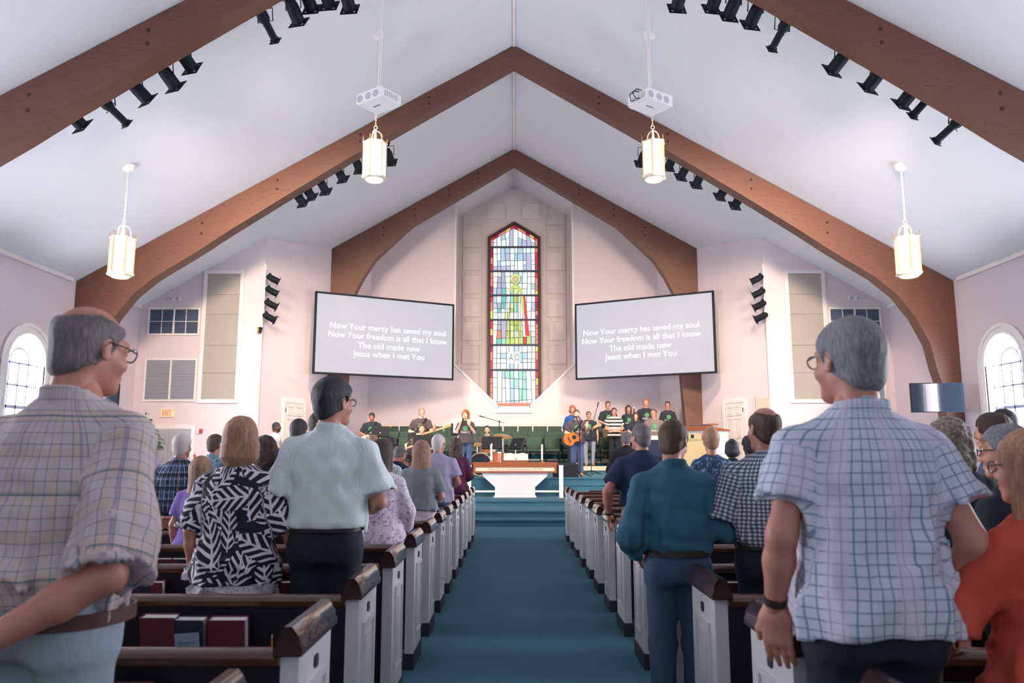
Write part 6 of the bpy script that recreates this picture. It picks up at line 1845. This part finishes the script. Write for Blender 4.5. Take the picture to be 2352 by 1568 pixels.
for k in range(3): MB().cyl((.2 * math.cos(2.1 * k), .2 * math.sin(2.1 * k), .1), (.22 * math.cos(2.1 * k), .22 * math.sin(2.1 * k), -.45), .01, n=6).build('leg', M['chrome'], o)
o = drum('snare drum in front of the drummer', 1107, 1030, 21.15, .17, .14, .1, M['chrome'], 'snare_drum')
MB().cyl((0, 0, -.07), (0, 0, -(at(1107, 1030, 21.15).z - ST)), .012, n=6).build('stand', M['chrome'], o)
def cymbal(label, px, py, Y, r, tilt):
    p = at(px, py, Y)
    o = thing('cymbal', label, 'cymbal', (p.x, Y, ST), group='drum kit cymbals')
    h = p.z - ST
    MB().lathe([(.02, .02), (.05, .018), (.06, .008), (r, -.012), (r, -.015), (.06, .004), (.02, .014)], 26, M=Matrix.Translation((0, 0, h)) @ Matrix.Rotation(tilt, 4, 'X') @ Matrix.Rotation(tilt * .4, 4, 'Y')).build('disc', M['gold'], o, smooth=True)
    MB().cyl((0, 0, .1), (0, 0, h), .012, n=8).build('pole', M['chrome'], o)
    for k in range(3):
        a = .8 + 2 * PI * k / 3
        MB().tube([(0, 0, .25), (.25 * math.cos(a), .25 * math.sin(a), .012)], .01).build('leg', M['chrome'], o)
cymbal('ride cymbal right of the drummer', 1155, 1001, 20.95, .25, .3); cymbal('crash cymbal in front of the drummer', 1136, 1004, 21.1, .2, -.2); cymbal('low hi-hat cymbal left of the drummer', 1097, 1020, 20.95, .18, .3)

# monitor wedge, keyboards, speaker boxes
def wedge(label, px, py, Y, rz):
    p = at(px, py, Y)
    o = thing('stage_monitor', label, 'speaker', (p.x, Y, ST), rz, 'stage monitors')
    MB().prism([(-.2, 0), (.22, 0), (.22, .12), (.05, .36), (-.2, .3)], 'x', -.27, .27).build('cabinet', M['black_soft'], o)
    MB().add([(-.25, .215, .13), (.25, .215, .13), (.25, .06, .345), (-.25, .06, .345), (-.25, .225, .137), (.25, .225, .137), (.25, .07, .352), (-.25, .07, .352)], [(0, 1, 2, 3), (4, 7, 6, 5), (0, 4, 5, 1), (3, 2, 6, 7), (0, 3, 7, 4), (1, 5, 6, 2)]).build('grille', M['black'], o)
    return o
wedge('black wedge stage monitor beside the lead singer\'s boots', 1299, 1075, 19.6, .25)
wedge('black wedge stage monitor behind the communion table, left end', 1035, 1070, 19.5, -.1)
k = thing('keyboard', 'white stage keyboard in front of the grey denim jacket', 'keyboard', (at(1522, 1003, 20.85).x, 20.85, ST))
zk = at(1522, 1001, 20.85).z - ST
MB().box((-.62, -.16, zk - .1), (.62, .16, zk)).build('case', M['white_plastic'], k)
MB().box((-.56, .0, zk), (.56, .13, zk + .012)).build('keys', M['paper'], k)
m = MB()
for i in range(24):
    if i % 7 not in (2, 6): m.box((-.55 + i * .046, .0, zk + .012), (-.53 + i * .046, .08, zk + .022))
tag(m.build('black_keys', M['black'], k), kind='stuff')
for s in (-1, 1): MB().tube([(s * .45, -.15, 0), (-s * .3, .0, zk - .1)], .014).build('stand_leg', M['black'], k)
MB().box((-.6, -.17, .1), (.6, -.15, zk - .12)).build('front_drape', NAVY, k)
pi = thing('piano', 'black upright piano in front of the seated pianist', 'piano', (at(706, 1030, 19.6).x, 19.6, ST), PI / 2)
MB().box((-.7, -.3, 0), (.7, .05, .95)).build('case', M['black_soft'], pi); MB().box((-.72, -.32, .95), (.72, .07, .98)).build('lid', M['black'], pi); MB().box((-.68, .05, .58), (.68, .3, .66)).build('key_shelf', M['black_soft'], pi); MB().box((-.62, .07, .66), (.62, .24, .675)).build('keys', M['paper'], pi)
for s in (-1, 1): MB().box((s * .62 - .03, .2, 0), (s * .62 + .03, .28, .58)).build('leg', M['black_soft'], pi)
for P, nm in ((P_pi, 'pianist'), (P_dr, 'drummer'), (P_sg, 'seated guitarist')):
    b = thing('stool', 'black padded stool under the %s' % nm, 'stool', P['root'].location, P['root'].rotation_euler.z)
    MB().lathe([(.17, .36), (.19, .38), (.19, .42), (.16, .43)], 20).build('seat', M['black_soft'], b, smooth=True)
    MB().cyl((0, 0, .1), (0, 0, .37), .025, n=8).build('pole', M['chrome'], b)
    for q in range(3): MB().tube([(0, 0, .2), (.2 * math.cos(2.1 * q), .2 * math.sin(2.1 * q), .012)], .012).build('leg', M['chrome'], b)
am = thing('guitar_amplifier', 'black guitar amplifier on the stage left of the seated guitarist', 'amplifier', (at(925, 1050, 20.3).x, 20.3, ST))
MB().box((-.28, -.13, 0), (.28, .13, .48)).build('cabinet', M['black_soft'], am); MB().box((-.25, -.14, .04), (.25, -.13, .36)).build('grille_cloth', pm('grille_brown', '4a443e', .9, .2, 60), am)
for q in range(5): MB().cyl((-.2 + .09 * q, -.145, .42), (-.2 + .09 * q, -.13, .42), .014, n=8).build('knob', M['grey_plastic'], am)
